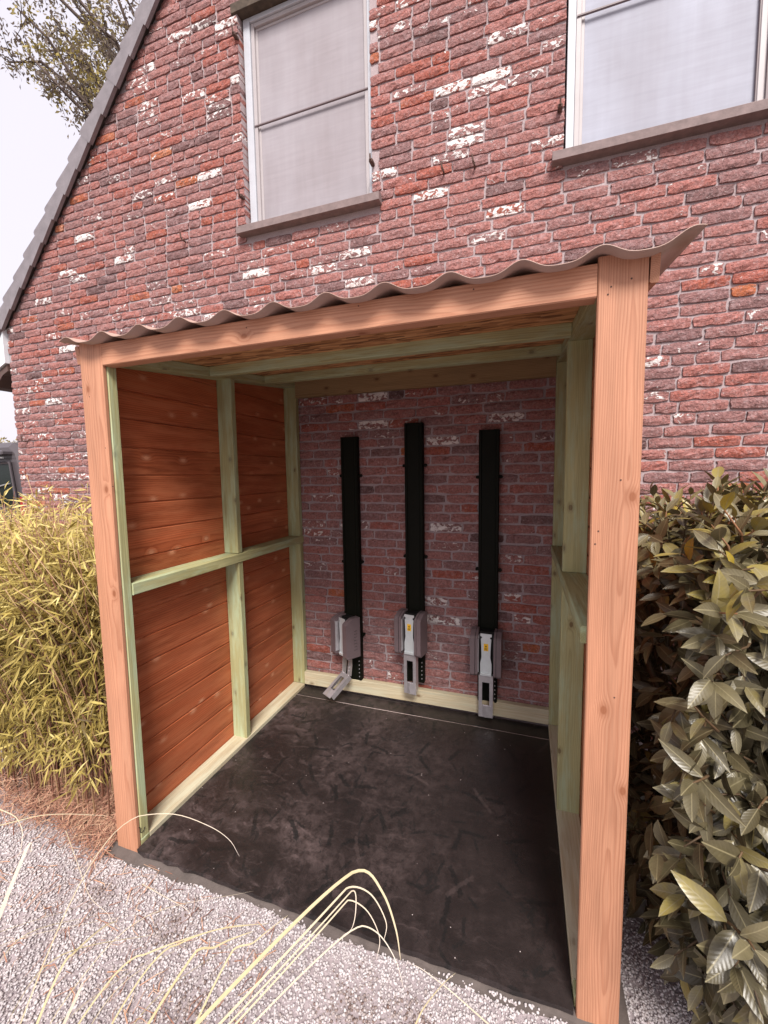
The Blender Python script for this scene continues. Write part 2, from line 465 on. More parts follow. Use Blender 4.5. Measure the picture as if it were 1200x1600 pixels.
def cham_box(mb, c, axes, h, bev):
    """chamfered box: axes rows are unit vectors; h half sizes"""
    bev = min(bev, min(h) * .45)
    idx = {}; V = []
    for sx in (-1, 1):
        for sy in (-1, 1):
            for sz in (-1, 1):
                for k in range(3):
                    s = np.array([sx, sy, sz], float) * h
                    for j in range(3):
                        if j != k: s[j] -= np.sign(s[j]) * bev
                    idx[(sx, sy, sz, k)] = len(V); V.append(c + s @ axes)
    F = []
    for k in range(3):
        i, j = (k + 1) % 3, (k + 2) % 3
        for s in (-1, 1):
            q = []
            for si, sj in ((-1, -1), (1, -1), (1, 1), (-1, 1)):
                t = [0, 0, 0]; t[k] = s; t[i] = si; t[j] = sj
                q.append(idx[(*t, k)])
            F.append(q if s > 0 else q[::-1])
    for k in range(3):                                   # edge chamfers, edge parallel to k
        i, j = (k + 1) % 3, (k + 2) % 3
        for si in (-1, 1):
            for sj in (-1, 1):
                def g(sk, kk):
                    t = [0, 0, 0]; t[k] = sk; t[i] = si; t[j] = sj
                    return idx[(*t, kk)]
                q = [g(-1, i), g(1, i), g(1, j), g(-1, j)]
                F.append(q if si * sj < 0 else q[::-1])
    for sx in (-1, 1):
        for sy in (-1, 1):
            for sz in (-1, 1):
                q = [idx[(sx, sy, sz, k)] for k in range(3)]
                F.append(q if sx * sy * sz > 0 else q[::-1])
    mb.add(V, F)


def beam(name, a, b, w, h, mat, parent, up=(0, 0, 1), bev=.003, bow=.0012, seg=6, core=None):
    """timber from a to b: w across, h along up; carries its own grain coordinates"""
    a = np.array(a, float); b = np.array(b, float)
    d = b - a; L = np.linalg.norm(d); d /= L
    up = np.array(up, float); up -= d * (up @ d); up /= np.linalg.norm(up)
    side = np.cross(d, up)
    hw, hh = w / 2, h / 2
    bev = min(bev, hw * .4, hh * .4)
    prof = [(-hw + bev, -hh), (hw - bev, -hh), (hw, -hh + bev), (hw, hh - bev), (hw - bev, hh), (-hw + bev, hh), (-hw, hh - bev), (-hw, -hh + bev)]
    off = np.array([R.uniform(0, 40), R.uniform(-.04, .04) + (core[0] if core else hw * 1.2), R.uniform(-.04, .04) + (core[1] if core else hh * 1.4)])
    b1, b2 = R.normal(0, bow, 2)
    V = []; G = []; F = []
    for i in range(seg + 1):
        s = i / seg
        cc = a + d * (L * s) + side * (b1 * math.sin(math.pi * s)) + up * (b2 * math.sin(math.pi * s))
        for (p, q) in prof:
            V.append(cc + side * p + up * q); G.append((L * s + off[0], p + off[1], q + off[2]))
    for i in range(seg):
        for k in range(8):
            k2 = (k + 1) % 8
            F.append((i * 8 + k, i * 8 + k2, (i + 1) * 8 + k2, (i + 1) * 8 + k))
    F.append(tuple(range(7, -1, -1))); F.append(tuple(seg * 8 + k for k in range(8)))
    return MB().add(V, F, gp=G).build(name, mat, parent)


def tube(mb, pts, rad, n=6, tone=None):
    pts = np.array(pts, float); k = len(pts)
    rad = np.broadcast_to(np.asarray(rad, float), (k,))
    V = []; F = []
    t = np.gradient(pts, axis=0); t /= np.linalg.norm(t, axis=1)[:, None] + 1e-9
    ref = np.array([.31, .17, .93]);
    for i in range(k):
        s = np.cross(t[i], ref); s /= np.linalg.norm(s) + 1e-9; u = np.cross(s, t[i])
        for j in range(n):
            an = 2 * math.pi * j / n
            V.append(pts[i] + (s * math.cos(an) + u * math.sin(an)) * rad[i])
    for i in range(k - 1):
        for j in range(n):
            j2 = (j + 1) % n
            F.append((i * n + j, i * n + j2, (i + 1) * n + j2, (i + 1) * n + j))
    F.append(tuple(range(n - 1, -1, -1))); F.append(tuple((k - 1) * n + j for j in range(n)))
    if tone is None: mb.add(V, F)
    else: mb.add(V, F, tone=[tone] * len(V))


def prism(mb, poly, axis, lo, hi, xf=None):
    """extrude a 2-D polygon along axis between lo and hi; poly in the two other axes in order"""
    n = len(poly); V = []
    for e in (lo, hi):
        for p in poly:
            q = list(p); q.insert(axis, e); V.append(q)
    ar = sum(poly[i][0] * poly[(i + 1) % n][1] - poly[(i + 1) % n][0] * poly[i][1] for i in range(n))
    flip = (ar > 0) != (axis == 1)
    c0 = tuple(range(n)); c1 = tuple(n + i for i in range(n))
    F = [(c0[::-1] if flip else c0), (c1 if flip else c1[::-1])]
    for i in range(n):
        j = (i + 1) % n
        F.append((i, j, n + j, n + i) if flip else (j, i, n + i, n + j))
    if xf is not None: V = [xf(np.array(p, float)) for p in V]
    mb.add(V, F)


def leaves(P, T, N, L, W, tone, nseg=4, fold=.25, curl=.25, wide=.42):
    """vectorised leaf blades: P base, T tip direction, N face normal; returns V,F,attrs"""
    n = len(P)
    T = T / (np.linalg.norm(T, axis=1)[:, None] + 1e-9)
    N = N - T * np.sum(N * T, axis=1)[:, None]; N /= np.linalg.norm(N, axis=1)[:, None] + 1e-9
    S = np.cross(T, N)
    L = L[:, None]; W = W[:, None]
    curl = np.broadcast_to(np.asarray(curl, float), (n,))[:, None]
    V = []; lf = []
    for i in range(nseg + 1):
        s = i / nseg
        w = max(math.sin(math.pi * min(1, s ** (math.log(.5) / math.log(wide)))), 0) ** .8
        if i == 0: w = .06
        if i == nseg: w = .015
        cen = P + T * L * (s - .12 * s * s * abs(curl)) - N * L * curl * s * s
        up = N * (W * w * fold)
        V += [cen - S * W * w * .5 + up * .5, cen - up * .0, cen + S * W * w * .5 + up * .5]
        lf += [(s, -w, 0), (s, 0, 0), (s, w, 0)]
    k = 3 * (nseg + 1)
    V = np.stack(V, axis=1).reshape(n * k, 3)
    base = []
    for i in range(nseg):
        for j in (0, 1):
            base.append((i * 3 + j, i * 3 + j + 1, (i + 1) * 3 + j + 1, (i + 1) * 3 + j))
    F = (np.array(base)[None] + (np.arange(n) * k)[:, None, None]).reshape(-1, 4)
    at_ = {'lf': np.tile(np.array(lf, float), (n, 1)), 'tone': np.repeat(tone, k, axis=0)}
    return V, F, at_


def tones(r):
    r = np.asarray(r, float)
    return np.stack([r, R.random(len(r)), R.random(len(r))], axis=1)


# ------------------------------------------------------------------ ground
g = MB().add([(-400, -400, -.012), (400, -400, -.012), (400, 400, -.012), (-400, 400, -.012)], [(0, 1, 2, 3)]).build('ground', M['ground'])
g['kind'] = 'structure'

sb = MB()
nx = 60
top = []


def slab_front(x):
    return -1.492 + .024 * min(1, max(0, (x - .12) / .4)) + .006 * math.sin(x * 11) + .004 * math.sin(x * 29 + 1)


for i in range(nx + 1):
    x = -.03 + i * 1.99 / nx
    top.append((x, slab_front(x) + R.normal(0, .0015)))
V = []; F = []
for (x, y) in top:
    V += [(x, y - .012, -.03), (x, y, .008 + R.normal(0, .002)), (x, -1.44, .020), (x, 0.0, .020)]
for i in range(nx):
    for j in range(3):
        a = i * 4 + j
        F.append((a, a + 4, a + 5, a + 1))
slab = MB().add(V, F).build('concrete_slab', M['concrete']); slab['kind'] = 'structure'

gb = MB().add([(-1.6, -6.0, -.0045), (5.0, -6.0, -.0045), (5.0, .0, -.0045), (-1.6, .0, -.0045)], [(0, 1, 2, 3)]).build('gravel_bed', mat_plain('gravel_grit', (.36, .305, .315), .95, 0, .4, 150, .006))
gb['kind'] = 'structure'

# ------------------------------------------------------------------ house
house = thing('brick_house', 'old red brick house gable with two screened upper windows and grey roof verge', 'house', (-2.957, 0, 0))
XC = -2.957                                # left corner
WIN = [dict(x0=-.27, x1=.70, z0=3.368, z1=4.83), dict(x0=1.826, x1=2.83, z0=3.345, z1=4.83)]
MY = .0120                                  # mortar face lies this far behind the brick faces
XR, ZR, XM = 4.96, 6.95, 1.0               # right corner, ridge height, ridge x


def gable_z(x): return x + 5.985 if x < XM else (2 * XM - x) + 5.985


wall = MB()
xs = sorted({XC, XM, XR, WIN[0]['x0'], WIN[0]['x1'], WIN[1]['x0'], WIN[1]['x1']})
for xa, xb in zip(xs[:-1], xs[1:]):
    w = next((w for w in WIN if w['x0'] <= xa + 1e-6 and w['x1'] >= xb - 1e-6), None)
    spans = [((-.3, -.3), (gable_z(xa), gable_z(xb)))] if w is None else [((-.3, -.3), (w['z0'], w['z0'])), ((w['z1'], w['z1']), (gable_z(xa), gable_z(xb)))]
    for (la, lb), (ha, hb) in spans:
        wall.add([(xa, MY, la), (xb, MY, lb), (xb, MY, hb), (xa, MY, ha)], [(0, 1, 2, 3)])
for w in WIN:                              # reveals
    x0, x1, z0, z1, d = w['x0'], w['x1'], w['z0'], w['z1'], .3
    wall.add([(x0, MY, z0), (x0, d, z0), (x0, d, z1), (x0, MY, z1)], [(3, 2, 1, 0)])
    wall.add([(x1, MY, z0), (x1, d, z0), (x1, d, z1), (x1, MY, z1)], [(0, 1, 2, 3)])
    wall.add([(x0, MY, z1), (x1, MY, z1), (x1, d, z1), (x0, d, z1)], [(3, 2, 1, 0)])
    wall.add([(x0, MY, z0), (x1, MY, z0), (x1, d, z0), (x0, d, z0)], [(0, 1, 2, 3)])
    wall.add([(x0, d, z0), (x1, d, z0), (x1, d, z1), (x0, d, z1)], [(0, 1, 2, 3)])
wall.add([(XC + MY, MY, -.3), (XC + MY, 8, -.3), (XC + MY, 8, 3.03), (XC + MY, MY, 3.03)], [(3, 2, 1, 0)])
wall.add([(XR, MY, -.3), (XR, 8, -.3), (XR, 8, 3.03), (XR, MY, 3.03)], [(0, 1, 2, 3)])
wallo = wall.build('wall', M['mortar'], house)


def brick_geo(L, H, D, rng):
    """hand-moulded brick, front face at y=0 looking to -y, centred in x and z"""
    nxx = 6 if L > .14 else 4
    nz = 3
    V = []; F = []
    lo = rng.normal(0, .0019, nxx + 1); hi = rng.normal(0, .0014, nxx + 1)
    le = rng.normal(0, .002, nz + 1); ri = rng.normal(0, .002, nz + 1)
    tilt = rng.normal(0, .0009)
    for k in range(nz + 1):
        for i in range(nxx + 1):
            s, q = i / nxx, k / nz
            edge = i in (0, nxx) or k in (0, nz)
            x = (s - .5) * L; z = (q - .5) * H
            if i == 0: x += le[k]
            if i == nxx: x += ri[k]
            if k == 0: z += lo[i] - (.0012 if 0 < i < nxx else -.003)
            if k == nz: z += hi[i] + (.0012 if 0 < i < nxx else -.003)
            y = (.0026 + abs(rng.normal(0, .0012))) if edge else rng.normal(0, .0024)
            if 0 < i < nxx and not edge: x += rng.normal(0, .003); z += rng.normal(0, .002)
            V.append((x, y + tilt * s * 2, z))
    w = nxx + 1
    for k in range(nz):
        for i in range(nxx):
            a = k * w + i
            F.append((a, a + 1, a + w + 1, a + w))
    ring = [i for i in range(w)] + [k * w + nxx for k in range(1, nz + 1)] + [nz * w + i for i in range(nxx - 1, -1, -1)] + [k * w for k in range(nz - 1, 0, -1)]
    b0 = len(V)
    for r in ring: V.append((V[r][0], D, V[r][2]))
    n = len(ring)
    for i in range(n):
        j = (i + 1) % n
        F.append((ring[j], ring[i], b0 + i, b0 + j))
    return np.array(V), F


def brick_tone(rng):
    r = rng.choice([rng.uniform(.02, .2), rng.uniform(.2, .45), rng.uniform(.38, .62), rng.uniform(.6, .8), rng.uniform(.8, .95)], p=[.06, .39, .39, .125, .035])
    q = rng.random()
    lime = rng.uniform(.0, .3) if q < .60 else (rng.uniform(.3, .60) if q < .945 else rng.uniform(.56, .76))
    return (r, lime, rng.random())


CH = .0622
rows = []
rb = np.random.default_rng(21)
for k in range(1, 86):
    z = k * CH + .012
    x = XC - .0 + (0 if k % 2 else -.111) + (0 if k < 6 else rb.normal(0, .012))
    while x < 3.9:
        L = .098 if rb.random() < (.30 if k % 4 == 0 else .09) else .206 + rb.normal(0, .004)
        a, b = x, x + L
        x = b + .0125 + rb.normal(0, .0015)
        a = max(a, XC, z + .012 - 5.985)
        if b - a < .04: continue
        segs = [(a, b)]
        for w in WIN:
            if z + .025 > w['z0'] - .05 and z - .02 < w['z1'] - .01:
                ns = []
                for (p, q) in segs:
                    if q <= w['x0'] or p >= w['x1']: ns.append((p, q))
                    else:
                        if p < w['x0']: ns.append((p, w['x0']))
                        if q > w['x1']: ns.append((w['x1'], q))
                segs = ns
        for (p, q) in segs:
            if q - p < .045: continue
            if z - .02 > gable_z(q): continue
            deep = any(abs(q - w['x0']) < .004 or abs(p - w['x1']) < .004 for w in WIN) or p < XC + .01
            deep = deep or any(w['x0'] - .01 < (p + q) / 2 < w['x1'] + .01 and 0 < z - w['z1'] + .02 < .07 for w in WIN)
            rows.append((p, q, z + rb.normal(0, .0012), deep))


def hidden(u, v):
    """true where the shed or the hedges stand in front of the gable"""
    if 478 < u < 858 and 612 < v < 1062:
        for (ra, rc) in ((533, 563), (632, 661), (749, 781)):
            if ra - 8 < u < rc + 8: return True
        return False
    if u < 118 or u > 1016: return v > 770
    roof = 535 - (u - 100) * (535 - 372) / 990.0
    return v > roof - 3


nb_var = 44
var_rng = np.random.default_rng(5)
BV = [brick_geo(.206, .0492, .022, var_rng) for _ in range(nb_var)]
BVH = [brick_geo(.098, .0492, .022, var_rng) for _ in range(18)]
cand = []
for i, (p, q, z, deep) in enumerate(rows):
    c = np.array([[p, 0, z - .025], [q, 0, z - .025], [q, 0, z + .025], [p, 0, z + .025]])
    u, v, w = project(c)
    if w.min() < .2: continue
    if u.max() < -220 or u.min() > 1420 or v.max() < -220 or v.min() > 1700: continue
    um, vm_ = u.mean(), v.mean()
    area = .5 * abs(np.dot(u, np.roll(v, 1)) - np.dot(v, np.roll(u, 1)))
    vis = 0 < um < 1200 and 0 < vm_ < 1600 and not hidden(um, vm_)
    cand.append((area if vis else 0, i))
cand.sort(reverse=True)
single = {i for a, i in cand[:300]}
used_i = [i for a, i in cand]
meshes = []
for lst in (BV, BVH):
    ml = []
    for (V, F) in lst:
        me = bpy.data.meshes.new('brick'); me.from_pydata(V.tolist(), [], F)
        tt = me.attributes.new('tone', 'FLOAT_VECTOR', 'POINT'); tn = brick_tone(var_rng)
        tt.data.foreach_set('vector', np.tile(tn, len(V)).astype(np.float32))
        me.materials.append(M['brick']); ml.append(me)
    meshes.append(ml)
field = MB()
for i in used_i:
    p, q, z, deep = rows[i]
    L = q - p
    if i in single and not deep:
        me = random.choice(meshes[0] if L > .15 else meshes[1])
        o = bpy.data.objects.new('brick', me); COL.objects.link(o)
        o.location = ((p + q) / 2, R.normal(0, .0015), z); o.scale = (L / (.206 if L > .15 else .098), 1, 1)
        o.rotation_euler = (0, R.normal(0, .006), 0)
        o.parent = wallo
    else:
        V, F = (brick_geo(L, .0492, .16 if deep else .022, var_rng) if deep else random.choice(BV if L > .15 else BVH))
        V = V.copy()
        if not deep: V[:, 0] *= L / (.206 if L > .15 else .098)
        V = V + [(p + q) / 2, R.normal(0, .0015), z]
        field.add(V, F, tone=[brick_tone(rb)] * len(V))
field.build('bricks', M['brick'], wallo, kind='stuff')

# windows
for wi, w in enumerate(WIN):
    x0, x1, z0, z1 = w['x0'] + .012, w['x1'] - .012, w['z0'] + .006, w['z1'] - (.056 if wi == 0 else .006)
    y0 = .055 if wi == 0 else .03
    fw = .052 if wi == 0 else .04
    fr = MB()
    for (a, b) in (((x0, y0, z0), (x0 + fw, y0 + .07, z1)), ((x1 - fw * .45, y0, z0), (x1, y0 + .07, z1)),
                   ((x0 + fw + .001, y0, z1 - .03), (x1 - fw * .45 - .001, y0 + .07, z1)), ((x0 + fw + .001, y0, z0), (x1 - fw * .45 - .001, y0 + .07, z0 + .014))):
        cham_box(fr, (np.array(a) + b) / 2, np.eye(3), (np.array(b) - a) / 2, .002)
    win = fr.build('window', M['frame'], house)
    sx0, sx1, sz0, sz1 = x0 + fw + .002, x1 - fw * .45 - .002, z0 + .016, z1 - .032
    sf = MB(); ys = y0 + .012; t_ = .026
    bw = .026 if wi == 0 else .095
    for (a, b) in (((sx0, ys, sz0), (sx0 + t_, ys + .03, sz1)), ((sx1 - bw, ys, sz0), (sx1, ys + .03, sz1)),
                   ((sx0 + t_, ys + .001, sz1 - t_), (sx1 - bw, ys + .031, sz1 - .0005)), ((sx0 + t_, ys + .001, sz0 + .0005), (sx1 - bw, ys + .031, sz0 + t_))):
        cham_box(sf, (np.array(a) + b) / 2, np.eye(3), (np.array(b) - a) / 2, .002)
    # inner sash, a little deeper
    ys2 = ys + .016; a0 = t_ + .018
    for (a, b) in (((sx0 + t_, ys2, sz0 + t_), (sx0 + a0, ys2 + .03, sz1 - t_)), ((sx0 + a0, ys2, sz1 - a0), (sx1 - bw, ys2 + .03, sz1 - t_)),):
        cham_box(sf, (np.array(a) + b) / 2, np.eye(3), (np.array(b) - a) / 2, .002)
    sf.build('screen_frame', M['greyframe'], win)
    gx0, gx1, gz0, gz1 = sx0 + t_ - .004, sx1 - bw + .004, sz0 + t_ - .004, sz1 - t_ + .004
    s2 = MB(); box(s2, (gx0, ys + .020, gz0), (gx1, ys + .026, gz1))
    s2.build('insect_screen', M['screen' if wi == 0 else 'screen2'], win)
    br = MB(); zb = 4.075 if wi == 0 else 4.055
    box(br, (sx0 + .004, ys - .006, zb), (sx1 - .002, ys + .006, zb + .0075))
    br.build('crossbar', M['bar'], win)
    if wi == 1:
        br = MB(); box(br, (sx1 - bw + .03, ys - .012, sz0), (sx1 - bw + .04, ys - .0005, sz1)); box(br, (sx1 - bw - .006, ys + .004, sz0 + t_), (sx1 - bw - .0005, ys + .019, sz1 - t_))
        br.build('rubber_seal', M['bar'], win)
    sil = MB()
    xa, xb = (-.305, .765) if wi == 0 else (1.768, 2.89)
    zs = w['z0']
    prism(sil, [(-.058, zs - .052), (.20, zs - .052), (.20, zs + .008), (.0, zs + .004), (-.054, zs - .004), (-.058, zs - .008)], 0, xa, xb)
    sil.build('sill', M['sill'], win)
    dr = MB(); box(dr, (x0 + .002, y0 - .012, z0 + .001), (x1 - .002, y0 - .0005, z0 + .010)); dr.build('drip_strip', M['frame'], win)

lt = MB(); box(lt, (-.31, -.006, 4.776), (.74, .058, 4.834)); lt.build('lintel', mat_plain('mossy_shaded_lintel', (.075, .055, .040), .9, 0, .5, 22, .006), house)  # lintel underside: dark colour holds moss, dirt and painted-in soffit shade

# shutter pins, nails
for (u, v) in ((368, 57), (378, 308), (581, 254), (875, 170)):
    p = at(u, v, 1, -.01)
    h = MB(); cham_box(h, p, np.eye(3), np.array([.012, .025, .010]), .003)
    tube(h, [p + [0, -.02, .0], p + [.0, -.03, .0], p + [.0, -.033, .03]], .005, 6)
    h.build('shutter_pin', M['rust'], house)
for (u, v) in ((694, 272), (742, 262), (290, 378), (42, 690)):
    p = at(u, v, 1, 0)
    h = MB(); tube(h, [p + [0, .01, 0], p + [0, -.03, .0], p + [-.006, -.038, .012], p + [-.012, -.038, .05]], [.006, .006, .006, .005], 6)
    h.build('wall_hook', M['rust'], house)

# roof: slab, dark verge board, grey verge tiles
SL = np.array([.7071, 0, .7071]); NO = np.array([-.7071, 0, .7071])


def slope_pt(s, n, y):        # s along the left slope from the wall corner, n above the wall-head line
    return np.array([XC, 0, 3.03]) + SL * s + NO * n + np.array([0, y, 0])


rf = MB()
for sgn in (1, -1):
    pts = []
    for (s, n) in ((-.42, .0), (5.64, .0), (5.64, .056), (-.42, .056)):
        p = np.array([XC, 0, 3.03]) + SL * s + NO * n
        pts.append((p[0] if sgn > 0 else 2 * XM - p[0], p[2]))
    prism(rf, pts, 1, .012 if sgn > 0 else .013, 8.2)
roof = rf.build('roof', M['tile'], house)
vb = MB()
vb_pts = [slope_pt(-.40, -.012, 0), slope_pt(5.6, -.012, 0), slope_pt(5.6, .03, 0), slope_pt(-.40, .03, 0)]
prism(vb, [(p[0], p[2]) for p in vb_pts], 1, -.020, .010)
vb.build('verge_board', M['dark'], roof)
EXP = .2255
for k in range(-2, 24):
    s0 = -.02 + k * EXP + R.normal(0, .002)
    Lt = .235
    lift = R.normal(0, .001)
    a, b = s0, s0 + Lt
    tb = MB()
    # flap hanging over the verge: the tail (lower end) stands proud of the head of the tile below, so the outline steps
    yo = -.052 + R.normal(0, .0012)
    q = [slope_pt(a + .004, -.046, 0), slope_pt(a, .080 + lift, 0), slope_pt(a + .012, .098 + lift, 0), slope_pt(a + .03, .100 + lift, 0), slope_pt(b, .066, 0), slope_pt(b, -.026, 0)]
    prism(tb, [(p[0], p[2]) for p in q], 1, yo, -.024)
    q = [slope_pt(a + .004, .072 + lift, 0), slope_pt(a + .012, .0975 + lift, 0), slope_pt(a + .03, .0995 + lift, 0), slope_pt(b, .0655, 0), slope_pt(b, .058, 0)]
    prism(tb, [(p[0], p[2]) for p in q], 1, -.0238, .26)
    tb.build('roof_tile', M['tile'], roof)
eb = MB()
prism(eb, [(XC - .004, 2.70), (XC - .004, 3.015), (XC - .36, 2.66), (XC - .36, 2.60), (XC - .2, 2.62)], 1, -.03, 7.9)
eb.build('eave_box', M['white'], house)
gu = MB()
prism(gu, [(XC - .012, 2.63), (XC - .012, 2.692), (XC - .2, 2.612), (XC - .37, 2.592), (XC - .37, 2.50), (XC - .20, 2.50), (XC - .09, 2.60)], 1, -.01, 7.9)
gu.build('gutter', M['brown'], house)

# ------------------------------------------------------------------ shed
shed = thing('bike_shed', 'open timber lean-to with orange front posts, wavy roof edge and green treated framing', 'shed', (0, -1.453, 0))
FY = -1.453
SLP = .121
LX, RX = .120, 1.812                     # inner faces of the framing
LO, RO = 0.0, 1.926                      # outer faces


def z_osb(y): return 2.166 + SLP * (y + .88)


# front cover boards and fascia
beam('front_post', (.0585, FY + .009, -.02), (.0585, FY + .009, 2.128), .117, .018, M['fir'], shed, up=(0, 1, 0), core=(.02, .09))
beam('front_post', ((1.816 + 1.926) / 2, FY + .009, -.02), ((1.816 + 1.926) / 2, FY + .009, 2.128), .110, .018, M['fir'], shed, up=(0, 1, 0), core=(.0, .06), bow=.0005)
beam('fascia_beam', (.1185, FY + .024, 2.074), (1.8145, FY + .024, 2.074), .048, .082, M['fir'], shed, core=(.06, .03), bow=.0008)
# studs (front, middle, back) each side
for side in (0, 1):
    xc = (LX - .0475) if side == 0 else (RX + .0475)
    inn = LX if side == 0 else RX
    sg = 1 if side == 0 else -1
    for (ya, yb, nm) in ((FY + .0185, FY + .057, 'f'), (-.725, -.687, 'm'), (-.047, -.004, 'b')):
        yc, wy = (ya + yb) / 2, yb - ya
        zt = z_osb(yc) - .047
        if side == 1: xc = RX + .0475 + (.010 if nm == 'f' else 0)
        pieces = [(.064, zt)] if nm == 'f' else [(.064, 1.118), (1.172, zt)]
        for (za, zb) in pieces:
            beam('stud', (xc, yc, za), (xc, yc, zb - .001), wy, .095, M['green'], shed, up=(1, 0, 0), core=(.03, .03))
    # middle rail, laid flat, a touch proud of the studs
    beam('middle_rail', (xc + sg * .003, FY + .058, 1.145), (xc + sg * .003, -.006, 1.145), .101, .050, M['green'], shed)
    # sole plate and sloping head plate
    beam('sole_plate', (xc + sg * .001, FY + .060, .043), (xc + sg * .001, -.05, .043), .097, .041, M['plate'], shed)
    beam('sole_plate', (xc, FY + .019, .042), (xc, FY + .058, .042), .095, .040, M['green'], shed)
    beam('head_plate', (xc, FY + .05, z_osb(FY + .05) - .0235), (xc, -.005, z_osb(-.005) - .0235), .095, .046, M['green'], shed)
    # tongue-and-groove cladding outside the studs
    xa = LX - .095 if side == 0 else RX + .095
    nb = 19; ph = .122
    for i in range(nb):
        za, zb = .03 + i * ph, .03 + (i + 1) * ph - .0012
        if za > z_osb(0) - .01: break
        y0 = FY + .0185; y1 = -.006
        # profile with V-joint facing inwards
        xi, xo = xa - sg * .0004, xa - sg * .018
        prof = [(xi - sg * .006, za), (xi, za + .005), (xi, zb - .004), (xi - sg * .006, zb), (xi - sg * .0065, zb + .008), (xi - sg * .011, zb + .008), (xi - sg * .0115, zb), (xo, zb), (xo, za)]
        offs = np.array([R.uniform(0, 40), R.uniform(-.05, .05) + .03, R.uniform(-.06, .06) + .03])
        V = []; G = []; n = len(prof); seg = 4
        for s in range(seg + 1):
            y = y0 + (y1 - y0) * s / seg
            for (xx, zz) in prof:
                V.append((xx, y, min(zz, z_osb(y) - .0012 + (zz - 2.2) * .001))); G.append((y + offs[0], xx - xi + offs[1], zz - za + offs[2]))
        F = []
        for s in range(seg):
            for k in range(n):
                k2 = (k + 1) % n
                f = (s * n + k, s * n + k2, (s + 1) * n + k2, (s + 1) * n + k)
                F.append(f if sg < 0 else f[::-1])
        e0 = tuple(range(n)); e1 = tuple(seg * n + k for k in range(n))
        F += [e0[::-1], e1] if sg < 0 else [e0, e1[::-1]]
        MB().add(V, F, gp=G).build('cladding_board', M['clad'], shed)
    # gable-end filler above the top board and outer trim under the sheet
    xo = xa - sg * .009
    beam('trim_board', ((1.9285 + .011) if side else -.0125, FY + .004, z_osb(FY) - .012), ((1.9285 + .011) if side else -.0125, -.006, z_osb(-.006) - .012), .020, .066, M['fir'], shed)
# purlins, ledger, wall plate at the back
for yf in (-.880, -.405):
    beam('purlin', (LX + .001, yf + .022, z_osb(yf + .022) - .0255), (RX - .001, yf + .022, z_osb(yf + .022) - .0255), .044, .047, M['green'], shed)
beam('wall_ledger', (LX + .001, -.0275, 2.207), (RX - .001, -.0275, 2.207), .042, .117, M['tan'], shed)
beam('back_sill', (LX + .001, -.0265, .105), (RX - .001, -.0265, .105), .041, .094, M['plate'], shed)
# strand board ceiling
V = []; G = []
for y in (FY + .046, -.008):
    for x in (.004, RO - .004):
        for dz in (0, .011):
            V.append((x, y, z_osb(y) + dz)); G.append((x * 1.0, y, dz))
MB().add(V, [(0, 4, 6, 2), (1, 3, 7, 5), (0, 2, 3, 1), (4, 5, 7, 6), (0, 1, 5, 4), (2, 6, 7, 3)], gp=G).build('ceiling_panel', M['osb'], shed)
# corrugated sheet
nxs, nys = 260, 10
amp, pitch = .0135, .1818
V = []; F = []
for lay in (0, 1):
    for j in range(nys + 1):
        y = -1.502 + (1.49) * j / nys
        for i in range(nxs + 1):
            x = -.033 + 2.055 * i / nxs
            ph = (x - .0) / pitch * 2 * math.pi
            z = z_osb(y) + .0125 + amp * (1 + math.cos(ph)) + .003 * math.cos(2 * ph) - lay * -.0022
            z += .003 * math.sin(x * 2.1 + 1)
            z += .010 * max(0, (x - 1.9) / .12) ** 2
            V.append((x, y + .003 * math.sin(x * 9), z))
W_ = nxs + 1; H_ = (nys + 1) * W_
for j in range(nys):
    for i in range(nxs):
        a = j * W_ + i
        F.append((a, a + W_, a + W_ + 1, a + 1)); F.append((H_ + a, H_ + a + 1, H_ + a + W_ + 1, H_ + a + W_))
for i in range(nxs):
    a = i; F.append((a, a + 1, H_ + a + 1, H_ + a))
    a = nys * W_ + i; F.append((a + 1, a, H_ + a, H_ + a + 1))
for j in range(nys):
    a = j * W_; F.append((a + W_, a, H_ + a, H_ + a + W_))
    a = j * W_ + nxs; F.append((a, a + W_, H_ + a + W_, H_ + a))
MB().add(V, F).build('roof_sheet', M['roof_sheet'], shed, smooth=True)
# screw heads
for (u, v) in ((950, 460), (987, 435), (955, 448), (970, 750), (930, 850), (935, 830), (960, 1090), (165, 700), (176, 760), (176, 860), (140, 620), (190, 1150)):
    p = at(u, v, 1, FY - .0004)
    h = MB(); tube(h, [p + [0, .002, 0], p + [0, -.0006, 0]], .0022, 8); h.build('screw', M['rust'], shed)
for (u, v) in ((560, 478), (740, 452), (385, 512)):
    p = at(u, v, 1, FY - .0004)
    h = MB(); tube(h, [p + [0, .002, 0], p + [0, -.0006, 0]], .0022, 8); h.build('screw', M['rust'], shed)
# marker scrawl on the foot of the left front stud
pts = [at(u, v, 0, LX + .0012) for (u, v) in ((217, 1293), (220, 1294), (219, 1299), (220, 1301), (223, 1300), (225, 1296), (226, 1292))]
h = MB(); tube(h, pts, .0014, 5); h.build('pen_mark', M['ink'], shed)

